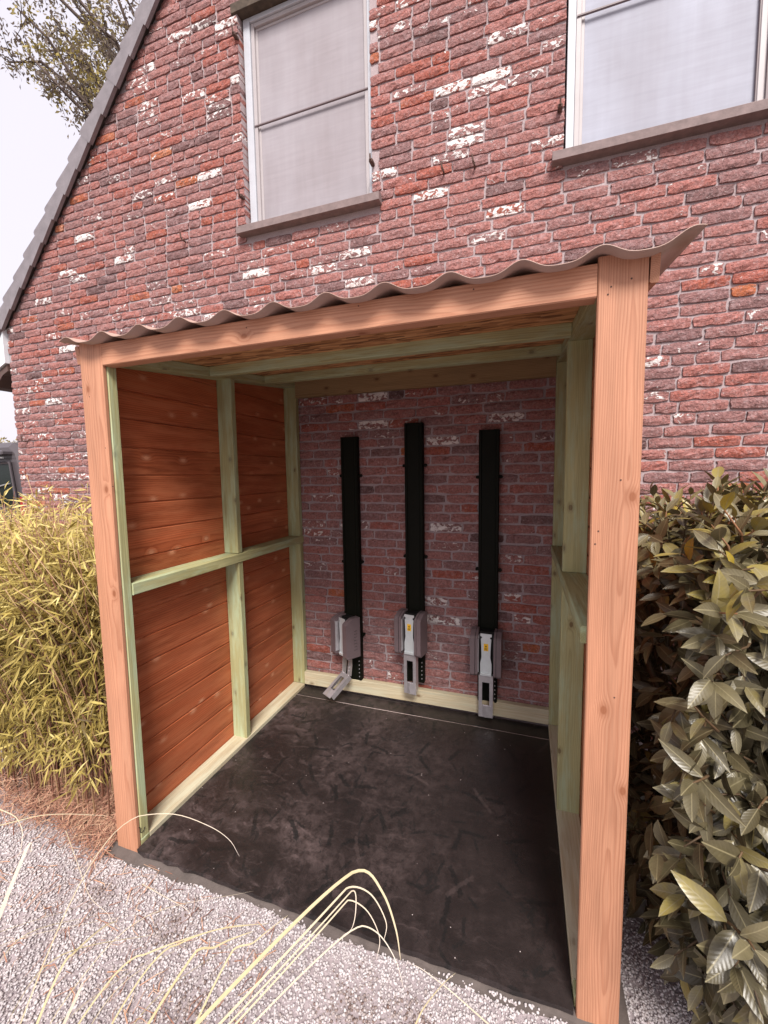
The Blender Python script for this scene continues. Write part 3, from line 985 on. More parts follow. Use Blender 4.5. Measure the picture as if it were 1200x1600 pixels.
# ------------------------------------------------------------------ rubber mats
def mat_sheet(name, label, x0, x1, y0, y1, z0, z1, lift_front=False):
    nx, ny = 40, 24
    V = []; F = []
    for lay in (0, 1):
        for j in range(ny + 1):
            for i in range(nx + 1):
                x = x0 + (x1 - x0) * i / nx; y = y0 + (y1 - y0) * j / ny
                e = .0
                if j == 0: e = R.normal(0, .0022)
                zz = (z1 + .0015 * math.sin(x * 5 + 1) * math.cos(y * 4)) if lay else z0
                if j == 0 and lay: zz -= .002
                V.append((x, y + e, zz))
    w = nx + 1; h = (ny + 1) * w
    for j in range(ny):
        for i in range(nx):
            a = j * w + i
            F.append((a, a + w, a + w + 1, a + 1)); F.append((h + a, h + a + 1, h + a + w + 1, h + a + w))
    for i in range(nx):
        F.append((i, i + 1, h + i + 1, h + i)); a = ny * w + i; F.append((a + 1, a, h + a, h + a + 1))
    for j in range(ny):
        a = j * w; F.append((a + w, a, h + a, h + a + w)); a = j * w + nx; F.append((a, a + w, h + a + w, h + a))
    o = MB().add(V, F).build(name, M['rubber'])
    o['label'] = label; o['category'] = 'rubber mat'; o['group'] = 'black rubber mats on the shed floor'
    return o


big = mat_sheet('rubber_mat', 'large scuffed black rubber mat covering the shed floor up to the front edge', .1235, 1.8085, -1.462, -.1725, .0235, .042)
js = MB(); box(js, (.1245, -.1722, .0235), (1.8075, -.1668, .0412)); js.build('joint_dust', M['sand'], big)
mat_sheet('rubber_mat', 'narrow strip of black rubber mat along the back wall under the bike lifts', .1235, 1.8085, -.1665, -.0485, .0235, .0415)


# ------------------------------------------------------------------ bike lifts
def bike_lift(label, xc, ztop, zbot, zc, swivel, open_arm, bolts):
    t = thing('bike_lift', label, 'bike lift', (xc, 0, zbot), 'vertical bike lifts screwed to the brick wall')
    rl = MB(); w, d = .0605, .047
    prof = [(xc - w, -.002), (xc - w, -d + .004), (xc - w + .004, -d), (xc - .045, -d), (xc - .042, -d + .005), (xc + .042, -d + .005), (xc + .045, -d), (xc + w - .004, -d), (xc + w, -d + .004), (xc + w, -.002)]
    prism(rl, prof, 2, zbot, ztop)
    rail = rl.build('rail', M['black'], t)
    ri = MB(); box(ri, (xc - .036, -d + .0025, zbot + .003), (xc + .036, -d + .0049, ztop - .004)); ri.build('rail_insert', M['black'], rail)
    for zb in bolts:
        for s in (-1, 1):
            b = MB(); tube(b, [(xc + s * (w + .010), -.002, zb), (xc + s * (w + .010), -.026, zb)], .0105, 10)
            cham_box(b, np.array([xc + s * (w + .004), -.010, zb]), np.eye(3), np.array([.012, .006, .010]), .002)
            b.build('mounting_clip', M['black'], t)
    for k in range(5):
        b = MB(); p = np.array([xc + .047, -d, zbot + .03 + k * .028]); tube(b, [p, p + [0, -.003, 0]], .004, 8); b.build('rivet', M['steel'], rail)
    ca, sa = math.cos(swivel), math.sin(swivel)
    piv = np.array([xc, -.055, 0])

    def xf(p):
        q = np.asarray(p, float)
        return np.array([xc + q[0] * ca - q[1] * sa, piv[1] + q[0] * sa + q[1] * ca, zc + q[2]])

    def part(name, mat, fn, parent=t, smooth=False):
        mb = MB(); fn(mb)
        mb.v = [tuple(xf(p)) for p in mb.v]
        return mb.build(name, mat, parent, smooth)

    def cb(mb, a, b, bev=.003):
        a = np.array(a, float); b = np.array(b, float)
        cham_box(mb, (a + b) / 2, np.eye(3), (b - a) / 2, bev)

    part('carriage', M['blackdeep'], lambda m_: (cb(m_, (-.046, -.055, -.125), (.046, .004, .128)), cb(m_, (-.030, -.075, -.10), (.030, -.056, .09))))
    for s in (-1, 1):
        # cover: outer shell and inner strip with a dark gap; sloped shoulders top and bottom
        def shell(m_, xa, xb, yf):
            pr = [(-.0, -.137), (-.0, .137), (-.055, .137), (yf + .012, .116), (yf, .104), (yf, -.120), (yf + .010, -.133)]
            prism(m_, pr, 0, min(xa, xb), max(xa, xb))
        c = part('side_cover', M['cover'], lambda m_: shell(m_, s * .064, s * .092, -.118))
        part('cover_seam', M['blackdeep'], lambda m_: shell(m_, s * .0605, s * .0639, -.112), c)
        part('cover_lip', M['cover'], lambda m_: shell(m_, s * .047, s * .0604, -.116), c)
        if open_arm or s < 0:
            part('inner_rim', M['steel'], lambda m_: (cb(m_, (min(s * .041, s * .0465), -.112, -.11), (max(s * .041, s * .0465), -.082, .10), .001),
                                                      cb(m_, (min(s * .041, s * .0465), -.0815, .085), (max(s * .041, s * .0465), -.03, .112), .001)), c)
    # vent pits on the outside of the right cover
    if open_arm:
        vp = MB()
        for a in range(7):
            for b in range(3):
                cham_box(vp, np.array([.0925, -.03 - b * .009, -.08 + a * .022]), np.eye(3), np.array([.0008, .002, .002]), .0005)
        vp.v = [tuple(xf(p)) for p in vp.v]
        vp.build('vent_hole', M['blackdeep'], t)
    pl = [(-.034, -.118), (-.034, -.06), (-.026, -.02), (-.028, .04), (-.031, .095), (-.024, .100), (-.024, .108), (-.034, .112), (-.034, .128),
          (.034, .128), (.034, .112), (.024, .108), (.024, .100), (.031, .095), (.028, .04), (.026, -.02), (.034, -.06), (.034, -.118)]
    lp = part('latch_plate', M['whitesteel'], lambda m_: (prism(m_, pl, 1, -.0865, -.0825), cb(m_, (-.034, -.094, -.136), (.034, -.080, -.1185), .002)))
    if not open_arm:
        lab = part('warning_label', M['yellow'], lambda m_: box(m_, (-.013, -.0877, .022), (.014, -.0868, .066)), lp)
        def marks(m_):
            prism(m_, [(-.006, .046), (.007, .046), (.0005, .058)], 1, -.0884, -.0878)
            for zz in (.027, .032, .037): box(m_, (-.009, -.0884, zz), (.009, -.0878, zz + .002))
        part('label_print', M['ink'], marks, lab)

    def arm(m_, x=xf):
        W, T, wb = .043, .0035, .0
        # web with slot
        za, zb_ = -.27, 0.0
        s0, s1 = -.19, -.045
        y = 0
        for (x0, x1, z0, z1) in ((-W, -.022, za, zb_), (.022, W, za, zb_), (-.022, .022, za, s0), (-.022, .022, s1, zb_)):
            box(m_, (x0, y - T, z0), (x1, y, z1))
        box(m_, (-W, .0003, za + .02), (-W + T, .034, zb_)); box(m_, (W - T, .0003, za + .02), (W, .034, zb_))
        # folded facet along the middle of the lower half
        prism(m_, [(-.02, -T - .0002), (.0, -T - .006), (.042, -T - .0002)], 2, za + .002, s0 - .004)

    tilt = math.radians(0)
    am = MB(); arm(am)
    if not open_arm:
        hz = -.137
        am.v = [tuple(xf((p[0], p[1] - .078, p[2] + hz))) for p in am.v]
        am.build('wheel_tray', M['steel'], t)
    else:
        br_ = MB()
        for s in (-1, 1):
            prism(br_, [(-.03, -.13), (-.058, -.13), (-.072, -.27), (-.040, -.29), (-.03, -.22)], 0, s * .032 - .002, s * .032 + .002)
            for k in range(4):
                cham_box(br_, np.array([s * .036, -.045 - k * .004, -.17 - k * .025]), np.eye(3), np.array([.003, .004, .005]), .001)
        br_.v = [tuple(xf(p)) for p in br_.v]
        br_.build('hinge_bracket', M['steel'], t)
        ang = math.radians(58)
        c2, s2_ = math.cos(ang), math.sin(ang)
        vv = []
        for p in am.v:
            # short tray swung outwards from the hinge
            z = p[2] * .72; y = p[1]
            vv.append(tuple(xf((p[0], -.062 + y * c2 + z * s2_ * 1.0, -.275 + z * c2 - y * s2_))))
        am.v = vv
        am.build('wheel_tray', M['steel'], t)
    return t


bike_lift('leftmost bike lift, turned to the left with its wheel tray swung open towards the floor', .517, 1.862, .153, .497, math.radians(-30), True, (1.00, 1.60, .48))
bike_lift('middle bike lift, the tallest black rail, carriage with yellow sticker turned slightly left', .970, 1.932, .205, .572, math.radians(-9), False, (1.06, 1.66))
bike_lift('rightmost bike lift facing straight out with yellow sticker, nearest the right shed wall', 1.443, 1.866, .146, .500, math.radians(-1), False, (1.00, 1.58, .46))


# ------------------------------------------------------------------ hedges
def scatter_leaf_objects(name, idx, P, T, N, L, W, tn, mat, parent, nvar, ref_l, ref_w, nseg, fold, curl, wide):
    """individual leaves: nvar shared meshes, one object per leaf"""
    ms = []
    for k in range(nvar):
        tone = np.array([[np.quantile(tn[idx, 0], (k + .5) / nvar), R.random(), R.random()]])
        V, F, A = leaves(np.zeros((1, 3)), np.array([[1., 0, 0]]), np.array([[0, 0, 1.]]), np.array([1.0]), np.array([ref_w / ref_l]), tone, nseg, fold, R.uniform(curl - .15, curl + .15), wide)
        me = bpy.data.meshes.new(name); me.from_pydata(V.tolist(), [], F.tolist())
        for kk, vals in A.items():
            a_ = me.attributes.new(kk, 'FLOAT_VECTOR', 'POINT'); a_.data.foreach_set('vector', vals.astype(np.float32).ravel())
        me.materials.append(mat); me.polygons.foreach_set('use_smooth', [True] * len(me.polygons)); ms.append(me)
    order = np.argsort(tn[idx, 0])
    for rank, j in enumerate(order):
        i = idx[j]
        t = T[i] / np.linalg.norm(T[i]); n = N[i] - t * (N[i] @ t); n /= np.linalg.norm(n); s = np.cross(n, t)
        o = bpy.data.objects.new(name, ms[min(nvar - 1, rank * nvar // len(idx))]); COL.objects.link(o)
        mm = Matrix.Identity(4)
        sc = (L[i], L[i] * (W[i] / L[i]) / (ref_w / ref_l), L[i])
        for r_ in range(3):
            mm[r_][0], mm[r_][1], mm[r_][2], mm[r_][3] = t[r_] * sc[0], s[r_] * sc[1], n[r_] * sc[2], P[i][r_]
        set_parent(o, parent)
        o.matrix_basis = mm


# laurel: shoots on the faces of the hedge
def laurel():
    t = thing('laurel_hedge', 'large-leaved cherry laurel hedge, dull olive, filling the ground right of the shed', 'hedge', (2.7, -.8, 0))
    rg = np.random.default_rng(11)
    P = []; T = []; N = []; L = []; tn = []
    tw = MB()
    x0, x1, y0, y1, zt = 2.06, 3.7, -1.44, -.14, 1.36

    def edge_front(x, z):        # front face bulges, and recedes towards the post near the ground
        return y0 + .16 * math.sin(x * 7 + z * 4) + .10 * math.sin(z * 9 + x * 3) + max(0, .75 - z) * .16

    def edge_left(y, z):
        return x0 + .05 * math.sin(y * 8 + z * 5) + .03 * math.sin(z * 11) + max(0, .5 - z) * .16

    def shoot(base, d, n, nl, ll, young):
        d = d / np.linalg.norm(d)
        ln = rg.uniform(.07, .15)
        mid = base + d * ln * .5 + rg.normal(0, .01, 3)
        tip = base + d * ln
        if tip[0] > 2.0 and base[0] > 2.0: tube(tw, [base + (mid - base) * .02, base + (mid - base) * .4, mid, tip], [.004, .0035, .003, .0018], 5, (rg.uniform(.3, .9) if young else rg.uniform(0, .5), .5, .5))
        a0 = rg.uniform(0, 6.28)
        sref = np.cross(d, [.2, .1, .97]); sref /= np.linalg.norm(sref); uref = np.cross(sref, d)
        for k in range(nl):
            an = a0 + k * 2.4
            rad = sref * math.cos(an) + uref * math.sin(an)
            f = k / max(1, nl - 1)
            td = rad * (1.0 - .35 * f) + d * (.25 + .55 * f) + np.array([0, 0, -.42 if not young else -.05]) + n * .25
            nn = d * .9 + np.array([0, 0, .55]) + n * .45 - rad * .1 + rg.normal(0, .22, 3)
            P.append(base + d * ln * (.1 + .9 * f)); T.append(td + rg.normal(0, .12, 3)); N.append(nn)
            L.append(ll * rg.uniform(.72, 1.18) * (1 - .25 * f))
            q = rg.random()
            base_t = rg.normal(.46, .15)
            if young: base_t = rg.normal(.68, .13)
            elif q < .03: base_t = rg.uniform(.72, .82)
            tn.append(min(1, max(0, base_t)))

    for layer, (cnt, dep) in enumerate(((330, 0.0), (250, .13), (170, .28))):
        for _ in range(cnt):                       # front face
            x = rg.uniform(x0 + .02, 3.3); z = zt * rg.random() ** .9
            z = max(z, .10)
            b = np.array([x, edge_front(x, z) + dep + rg.uniform(-.05, .07), z])
            shoot(b, np.array([rg.normal(-.12, .4), -1, rg.normal(.12, .4)]), np.array([0, -1., 0]), rg.integers(5, 8), .104, z > 1.20 and layer == 0)
        for _ in range(int(cnt * .8)):             # face towards the shed
            y = rg.uniform(-1.5, y1); z = max(.12, zt * rg.random() ** .9)
            b = np.array([edge_left(y, z) + .06 + dep + rg.uniform(-.03, .06), y, z])
            shoot(b, np.array([-1, rg.normal(-.3, .4), rg.normal(.1, .4)]) * [.6, 1, 1], np.array([-1., -.3, 0]), rg.integers(4, 7), .104, z > 1.25 and layer == 0)
        for _ in range(int(cnt * .95)):            # top
            x = rg.uniform(x0 + .05, 3.7); y = rg.uniform(y0 + .08, y1)
            zz = zt - dep * .8 + .05 * math.sin(x * 6 + y * 5) + rg.uniform(-.06, .03)
            shoot(np.array([x, y, zz]), np.array([rg.normal(0, .35), rg.normal(-.15, .35), 1]), np.array([0, 0, 1.]), rg.integers(5, 9), .100, layer == 0 or rg.random() < .4)
    # a few tall young shoots standing above the top
    for _ in range(18):
        x = rg.uniform(2.1, 3.2); y = rg.uniform(-1.2, -.2)
        shoot(np.array([x, y, zt + rg.uniform(-.08, .02)]), np.array([rg.normal(0, .15), rg.normal(0, .15), 1]), np.array([0, 0, 1.]), 8, .09, True)
    P = np.array(P); T = np.array(T); N = np.array(N); L = np.array(L); tn = tones(tn)
    ok = (P[:, 0] > 1.98) & (P[:, 1] < -.05)
    tipx = P + T / np.linalg.norm(T, axis=1)[:, None] * L[:, None]
    ok &= (tipx[:, 0] > 1.965) & (tipx[:, 1] < -.02) & (tipx[:, 2] > .02)
    P, T, N, L, tn = P[ok], T[ok], N[ok], L[ok], tn[ok]
    W = L * R.uniform(.32, .43, len(L))
    u, v, w = project(P + T / np.linalg.norm(T, axis=1)[:, None] * L[:, None] * .5)
    sc = np.where((w > .3) & (u > 980) & (u < 1230) & (v > 700) & (v < 1640), L / np.maximum(w, .3), 0)
    sc *= np.where((P[:, 1] < -.9), 1.0, .5)
    idx = np.argsort(-sc)[:300]
    rest = np.setdiff1d(np.arange(len(P)), idx)
    V, F, A = leaves(P[rest], T[rest], N[rest], L[rest], W[rest], tn[rest], 5, .30, R.uniform(.0, .35, len(rest)), .45)
    np_mesh('foliage', V, F, A, M['laurel'], t, True, 'stuff')
    scatter_leaf_objects('leaf', idx, P, T, N, L, W, tn, M['laurel'], t, 16, .1, .041, 5, .30, .18, .45)
    tw.build('twigs', M['twig'], t, True)
    st = MB()
    for _ in range(16):
        x = rg.uniform(2.2, 3.5); y = rg.uniform(-1.35, -.3)
        tube(st, [(x, y, -.05), (x + rg.normal(0, .06), y + rg.normal(0, .06), .5), (x + rg.normal(0, .15), y + rg.normal(0, .15), 1.3)], [.018, .014, .006], 6, (.1, .5, .5))
    st.build('stem', M['twig'], t, True)


laurel()


def bamboo():
    t = thing('bamboo_hedge', 'yellowing bushy bamboo hedge with thin canes left of the shed', 'hedge', (-1.4, -.8, 0))
    rg = np.random.default_rng(13)
    P = []; T = []; N = []; L = []; tn = []
    canes = MB()
    for c in range(780):
        x = -.10 - 2.9 * rg.random() ** 1.15; y = rg.uniform(-1.36, -.14)
        if c < 320: x = -.06 - 1.0 * rg.random(); y = rg.uniform(-1.40, -1.05)
        h = 1.52 + .05 * math.sin(x * 5) + rg.normal(-.10, .10)
        lean = np.array([rg.normal(0, .14), rg.normal(-.03, .13), 0])
        if x > -.25: lean[0] = min(lean[0], .02)
        pts = []
        for s in np.linspace(0, 1, 6):
            pts.append(np.array([x, y, -.02]) + lean * (s * s * 1.6) + np.array([0, 0, h * s * (1 - .05 * s)]))
        pts = np.array(pts); pts[:, 0] = np.minimum(pts[:, 0], -.045)
        tube(canes, pts, np.linspace(.0038, .0013, 6), 5, (rg.random(), .5, .5))
        nb = rg.integers(14, 24)
        for b in range(nb):
            s = rg.uniform(.17, 1.0) ** .8
            k = min(4, int(s * 5)); fr = s * 5 - k
            bp = pts[k] * (1 - fr) + pts[k + 1] * fr
            out = np.array([rg.normal(.15, .6), rg.normal(-.5, .6), rg.normal(.2, .4)]); out /= np.linalg.norm(out)
            ln = rg.uniform(.06, .20) * (1.1 - .4 * s)
            tip = bp + out * ln + np.array([0, 0, -.05 * rg.random()])
            if tip[0] > -.02: tip[0] = -.03
            for q in range(rg.integers(2, 5)):
                d = out * .55 + rg.normal(0, .5, 3) + np.array([0, 0, -.38 if s < .8 else -.05])
                p0 = bp + (tip - bp) * rg.uniform(.5, 1.0)
                P.append(p0); T.append(d); N.append(np.array([rg.normal(.15, .5), rg.normal(-.35, .5), .9]))
                L.append(rg.uniform(.045, .092))
                tn.append(np.clip(rg.normal(.42 + .22 * (s > .8) + .12 * min(1, -x / 2), .2), 0, 1))
    P = np.array(P); T = np.array(T); N = np.array(N); L = np.array(L); tn = tones(tn)
    tips = P + T / np.linalg.norm(T, axis=1)[:, None] * L[:, None]
    ok = (tips[:, 0] < -.025) & (tips[:, 1] < -.03) & (tips[:, 2] > .05) & (P[:, 0] < -.02)
    P, T, N, L, tn = P[ok], T[ok], N[ok], L[ok], tn[ok]
    W = L * R.uniform(.085, .135, len(L))
    u, v, w = project(P)
    front = -P[:, 1] * .8 + P[:, 2] * .25
    sc = np.where((u > -20) & (u < 200) & (v > 740) & (v < 1330), L / w * (front > .95), 0)
    idx = np.argsort(-sc)[:300]
    rest = np.setdiff1d(np.arange(len(P)), idx)
    V, F, A = leaves(P[rest], T[rest], N[rest], L[rest], W[rest], tn[rest], 3, .3, R.uniform(-.05, .3, len(rest)), .35)
    np_mesh('foliage', V, F, A, M['bamboo'], t, True, 'stuff')
    scatter_leaf_objects('leaf', idx, P, T, N, L, W, tn, M['bamboo'], t, 12, .08, .0112, 3, .3, .12, .35)
    canes.build('canes', M['stem'], t, True, 'stuff')


bamboo()


# ------------------------------------------------------------------ trees behind
def tree(name, label, base, h_trunk, targets, leaf_len, n_twig, n_leaf, tone_mu, spread):
    t = thing(name, label, 'tree', base)
    rg = np.random.default_rng(len(name) * 7 + 4)
    tr = MB(); cr = MB()
    base = np.array(base, float)
    top_ = base + [0, 0, h_trunk]
    tube(tr, [base - [0, 0, .3], base + [.1, .05, h_trunk * .5], top_], [.30, .24, .16], 10)
    P = []; T = []; tn = []
    for tg in targets:
        tg = np.array(tg, float)
        st = base + [0, 0, h_trunk * rg.uniform(.55, 1.0)]
        pts = [st]
        for s in (.3, .6, .85, 1.0):
            pts.append(st + (tg - st) * s + np.array([0, 0, .5 * math.sin(s * 3.1)]) + rg.normal(0, .15, 3))
        pts = np.array(pts)
        tube(tr, pts, [.13, .09, .06, .04, .02], 6)
        for _ in range(n_twig):
            s = rg.uniform(.45, 1.0) * 4; k = min(3, int(s)); bp = pts[k] + (pts[k + 1] - pts[k]) * (s - k)
            d = rg.normal(0, 1, 3); d[2] = d[2] * .6 - .25; d /= np.linalg.norm(d)
            ln = rg.uniform(.35, 1.0) * spread
            e = bp + d * ln + np.array([0, 0, -.12 * ln])
            tube(tr, [bp, (bp + e) / 2 + rg.normal(0, .05, 3), e], [.014, .009, .004], 5)
            yel = rg.random()
            mu = tone_mu if yel < .62 else tone_mu + .38
            for _k in range(rg.integers(3, 6)):
                c = bp + (e - bp) * rg.uniform(.35, 1.1) + rg.normal(0, .12, 3)
                for _q in range(n_leaf):
                    P.append(c + rg.normal(0, .11, 3)); T.append(rg.normal(0, 1, 3) + [0, 0, -.2]); tn.append(np.clip(rg.normal(mu, .14), 0, 1))
    P = np.array(P); T = np.array(T)
    L = R.uniform(.7, 1.25, len(P)) * leaf_len
    V, F, A = leaves(P, T, R.normal(0, 1, (len(P), 3)) + [0, 0, .8], L, L * .45, tones(tn), 2, .2, .2, .5)
    np_mesh('crown', V, F, A, M['oak'], t, False, 'stuff')
    tr.build('trunk', M['bark'], t, True)


tg = []
for (u, v, y) in ((30, 30, 6.2), (60, 110, 5.6), (100, 60, 6.4), (100, 130, 6.0), (140, 20, 6.6), (150, 90, 6.2), (60, 10, 6.8), (120, 140, 6.5), (185, 20, 7.0), (165, 60, 6.8), (20, 90, 6.4),
                  (110, 0, 7.2), (135, 125, 6.3), (170, -40, 7), (80, -60, 7), (20, -60, 7), (140, -110, 7), (60, 70, 7.2)):
    tg.append(at(u, v, 1, y))
tg += [np.array([-6.5, 9, 14.0]), np.array([-5.0, 8.5, 15]), np.array([-8, 10.5, 15])]
tree('broadleaf_tree', 'tall sparse tree with grey brown and yellowing leaves rising behind the roof verge', (-7.4, 9.0, 0), 10.5, tg, .125, 12, 9, .42, .9)
tg = [np.array([-24 + 5 * math.cos(a) * q, 12 + 3 * math.sin(a) * q, 2.7 + .9 * (1 - q) + .4 * math.sin(a * 3)]) for a in np.linspace(0, 6.2, 9) for q in (.3, .8)]
tree('garden_tree', 'low pale green tree far off above the parked van', (-24, 12, 0), 1.6, tg, .16, 9, 16, .75, 1.2)


# ------------------------------------------------------------------ parked van beyond the corner
def van():
    xr = -5.62; xl = xr - 1.95; y0 = 1.5; H = 2.20
    t = thing('parked_van', 'dark van parked beyond the left corner of the house, rear window facing out', 'van', ((xl + xr) / 2, y0 + 2.4, 0))
    # body: rounded cross-section lofted along y
    def sec(y, top, tuck):
        xm, hw = (xl + xr) / 2, (xr - xl) / 2
        pr = [(-hw + .06, .28), (-hw, .45), (-hw, 1.05), (-hw + .08 + tuck, 1.75), (-hw + .16 + tuck, top - .10), (-hw + .30 + tuck, top), (hw - .30 - tuck, top), (hw - .16 - tuck, top - .10),
              (hw - .08 - tuck, 1.75), (hw, 1.05), (hw, .45), (hw - .06, .28)]
        return [(xm + a, y, b) for a, b in pr]
    secs = [sec(y0 + .10, H - .08, .04), sec(y0 + .16, H, .0), sec(y0 + 2.8, H, 0), sec(y0 + 3.6, 1.5, .02), sec(y0 + 4.7, 1.15, .08), sec(y0 + 4.8, .95, .1)]
    V = [p for s in secs for p in s]; n = 12; F = [tuple(range(n)), tuple((len(secs) - 1) * n + k for k in range(n))[::-1]]
    for i in range(len(secs) - 1):
        for k in range(n):
            k2 = (k + 1) % n
            F.append((i * n + k2, i * n + k, (i + 1) * n + k, (i + 1) * n + k2))
    MB().add(V, F).build('body', M['vanpaint'], t)
    w = MB(); prism(w, [(xl + .22, 1.22), (xr - .22, 1.22), (xr - .30, 1.86), (xl + .30, 1.86)], 1, y0 + .075, y0 + .098)
    win_ = w.build('rear_window', M['vanglass'], t)
    wf = MB(); tube(wf, [(xr - .20, y0 + .07, 1.20), (xr - .285, y0 + .07, 1.88), (xl + .285, y0 + .07, 1.88), (xl + .20, y0 + .07, 1.20)], .022, 6); wf.build('window_trim', M['vanpaint'], win_)
    wi = MB(); tube(wi, [((xl + xr) / 2, y0 + .06, 1.45), (xr - .30, y0 + .055, 1.56)], .012, 6); wi.build('wiper', M['chrome'], t)
    s = MB(); cham_box(s, np.array([(xl + xr) / 2, y0 + .06, 2.03]), np.eye(3), np.array([.72, .10, .035]), .02); s.build('spoiler', M['vanpaint'], t)
    bl = MB(); tube(bl, [(xl + .3, y0 + .0, 1.955), (xr - .3, y0 + .0, 1.955)], .014, 6); bl.build('trim_strip', M['chrome'], t)
    for x in (xl + .09, xr - .09):
        l = MB(); cham_box(l, np.array([x, y0 + .10, 1.15]), np.eye(3), np.array([.05, .03, .20]), .012); l.build('tail_light', M['redlens'], t)
    b = MB(); cham_box(b, np.array([(xl + xr) / 2, y0 + .06, .50]), np.eye(3), np.array([.95, .10, .13]), .03); b.build('bumper', M['dark'], t)
    for y in (y0 + .85, y0 + 3.9):
        for x in (xl + .12, xr - .12):
            wl = MB(); tube(wl, [(x - .1, y, .33), (x + .1, y, .33)], .33, 20); wo_ = wl.build('wheel', M['tyre'], t)
            rm = MB(); tube(rm, [(x - .104, y, .33), (x + .104, y, .33)], .20, 14); rm.build('rim', M['chrome'], wo_)


van()


# ------------------------------------------------------------------ gravel, straw, grass
def gravel():
    rg = np.random.default_rng(3)
    ph = (1 + 5 ** .5) / 2
    ico = np.array([(-1, ph, 0), (1, ph, 0), (-1, -ph, 0), (1, -ph, 0), (0, -1, ph), (0, 1, ph), (0, -1, -ph), (0, 1, -ph), (ph, 0, -1), (ph, 0, 1), (-ph, 0, -1), (-ph, 0, 1)]) / 1.9
    tri = np.array([(0, 11, 5), (0, 5, 1), (0, 1, 7), (0, 7, 10), (0, 10, 11), (1, 5, 9), (5, 11, 4), (11, 10, 2), (10, 7, 6), (7, 1, 8), (3, 9, 4), (3, 4, 2), (3, 2, 6), (3, 6, 8), (3, 8, 9), (4, 9, 5), (2, 4, 11), (6, 2, 10), (8, 6, 7), (9, 8, 1)])
    n = 66000
    x = rg.uniform(-.75, 2.75, n); y = rg.uniform(-2.25, -1.30, n)
    keep = (y < np.array([slab_front(q) for q in x]) + .003) | (x > 1.96) | (x < -.03)
    x, y = x[keep], y[keep]
    ex = 13000
    x = np.concatenate([x, rg.uniform(1.955, 2.7, ex)]); y = np.concatenate([y, rg.uniform(-1.6, -.6, ex)])
    m3 = 500
    xe = rg.uniform(.12, 1.95, m3); ye = np.array([slab_front(q) for q in xe]) + abs(rg.normal(0, .008, m3))
    ke = (np.sin(xe * 9) + np.sin(xe * 23 + 1) * .6 + rg.normal(0, .5, m3) + (xe - .5) > 1.5) & (ye < -1.4655)
    n0 = len(x)
    x = np.concatenate([x, xe[ke]]); y = np.concatenate([y, ye[ke]])
    n = len(x)
    r = rg.uniform(.0023, .0050, n)
    z = rg.uniform(-.006, .003, n)
    z[n0:] = rg.uniform(.009, .017, n - n0)
    sc = np.stack([r * rg.uniform(.8, 1.4, n), r * rg.uniform(.8, 1.4, n), r * rg.uniform(.6, 1.0, n)], axis=1)
    an = rg.uniform(0, 6.28, n); ca, sa = np.cos(an), np.sin(an)
    V = ico[None] * rg.uniform(.8, 1.2, (n, 12, 1)) * sc[:, None, :]
    til = rg.normal(0, .5, n); ct, st = np.cos(til), np.sin(til)
    X, Y, Z = V[..., 0], V[..., 1], V[..., 2]
    Y, Z = Y * ct[:, None] - Z * st[:, None], Y * st[:, None] + Z * ct[:, None]
    X, Y = X * ca[:, None] - Y * sa[:, None], X * sa[:, None] + Y * ca[:, None]
    V = np.stack([X + x[:, None], Y + y[:, None], Z + z[:, None]], axis=2).reshape(-1, 3)
    F = (tri[None] + (np.arange(n) * 12)[:, None, None]).reshape(-1, 3)
    tn = np.clip(rg.normal(.60, .15, n), 0, 1)
    for (px, py, pr) in ((.48, -1.62, .07), (.72, -1.80, .09), (1.18, -1.64, .08), (1.35, -1.60, .06), (1.0, -1.95, .10), (.1, -1.62, .06)):   # patches of soil-stained stones
        dd = np.hypot(x - px, y - py)
        tn = np.where((dd < pr * 1.6) & (rg.random(n) < np.exp(-(dd / pr) ** 2) * .75), rg.uniform(.0, .25, n), tn)
    # stones thrown up on to the slab edge
    np_mesh('gravel', V, F, {'tone': np.repeat(tones(tn), 12, axis=0)}, M['gravel'], None, False, 'stuff')


gravel()


def ribbon(mb, pts, wid, tone, up=(0, 0, 1)):
    pts = np.array(pts, float); k = len(pts)
    t = np.gradient(pts, axis=0); t /= np.linalg.norm(t, axis=1)[:, None] + 1e-9
    up = np.asarray(up, float)
    V = []
    for i in range(k):
        s = np.cross(t[i], up); s /= np.linalg.norm(s) + 1e-9; u = np.cross(s, t[i])
        f = i / (k - 1)
        w = wid * (1 - f) ** .55 + wid * .08
        V += [pts[i] - s * w / 2 + u * w * .18, pts[i] - u * w * .0, pts[i] + s * w / 2 + u * w * .18]
    F = []
    for i in range(k - 1):
        for j in (0, 1):
            a = i * 3 + j
            F.append((a, a + 1, a + 4, a + 3))
    k3 = [min(1.0, tone[0] * (.55 + .6 * (i // 3) / (k - 1))) for i in range(len(V))]      # greener at the base, bleached at the tip
    mb.add(V, F, tone=[(q, tone[1], tone[2]) for q in k3])


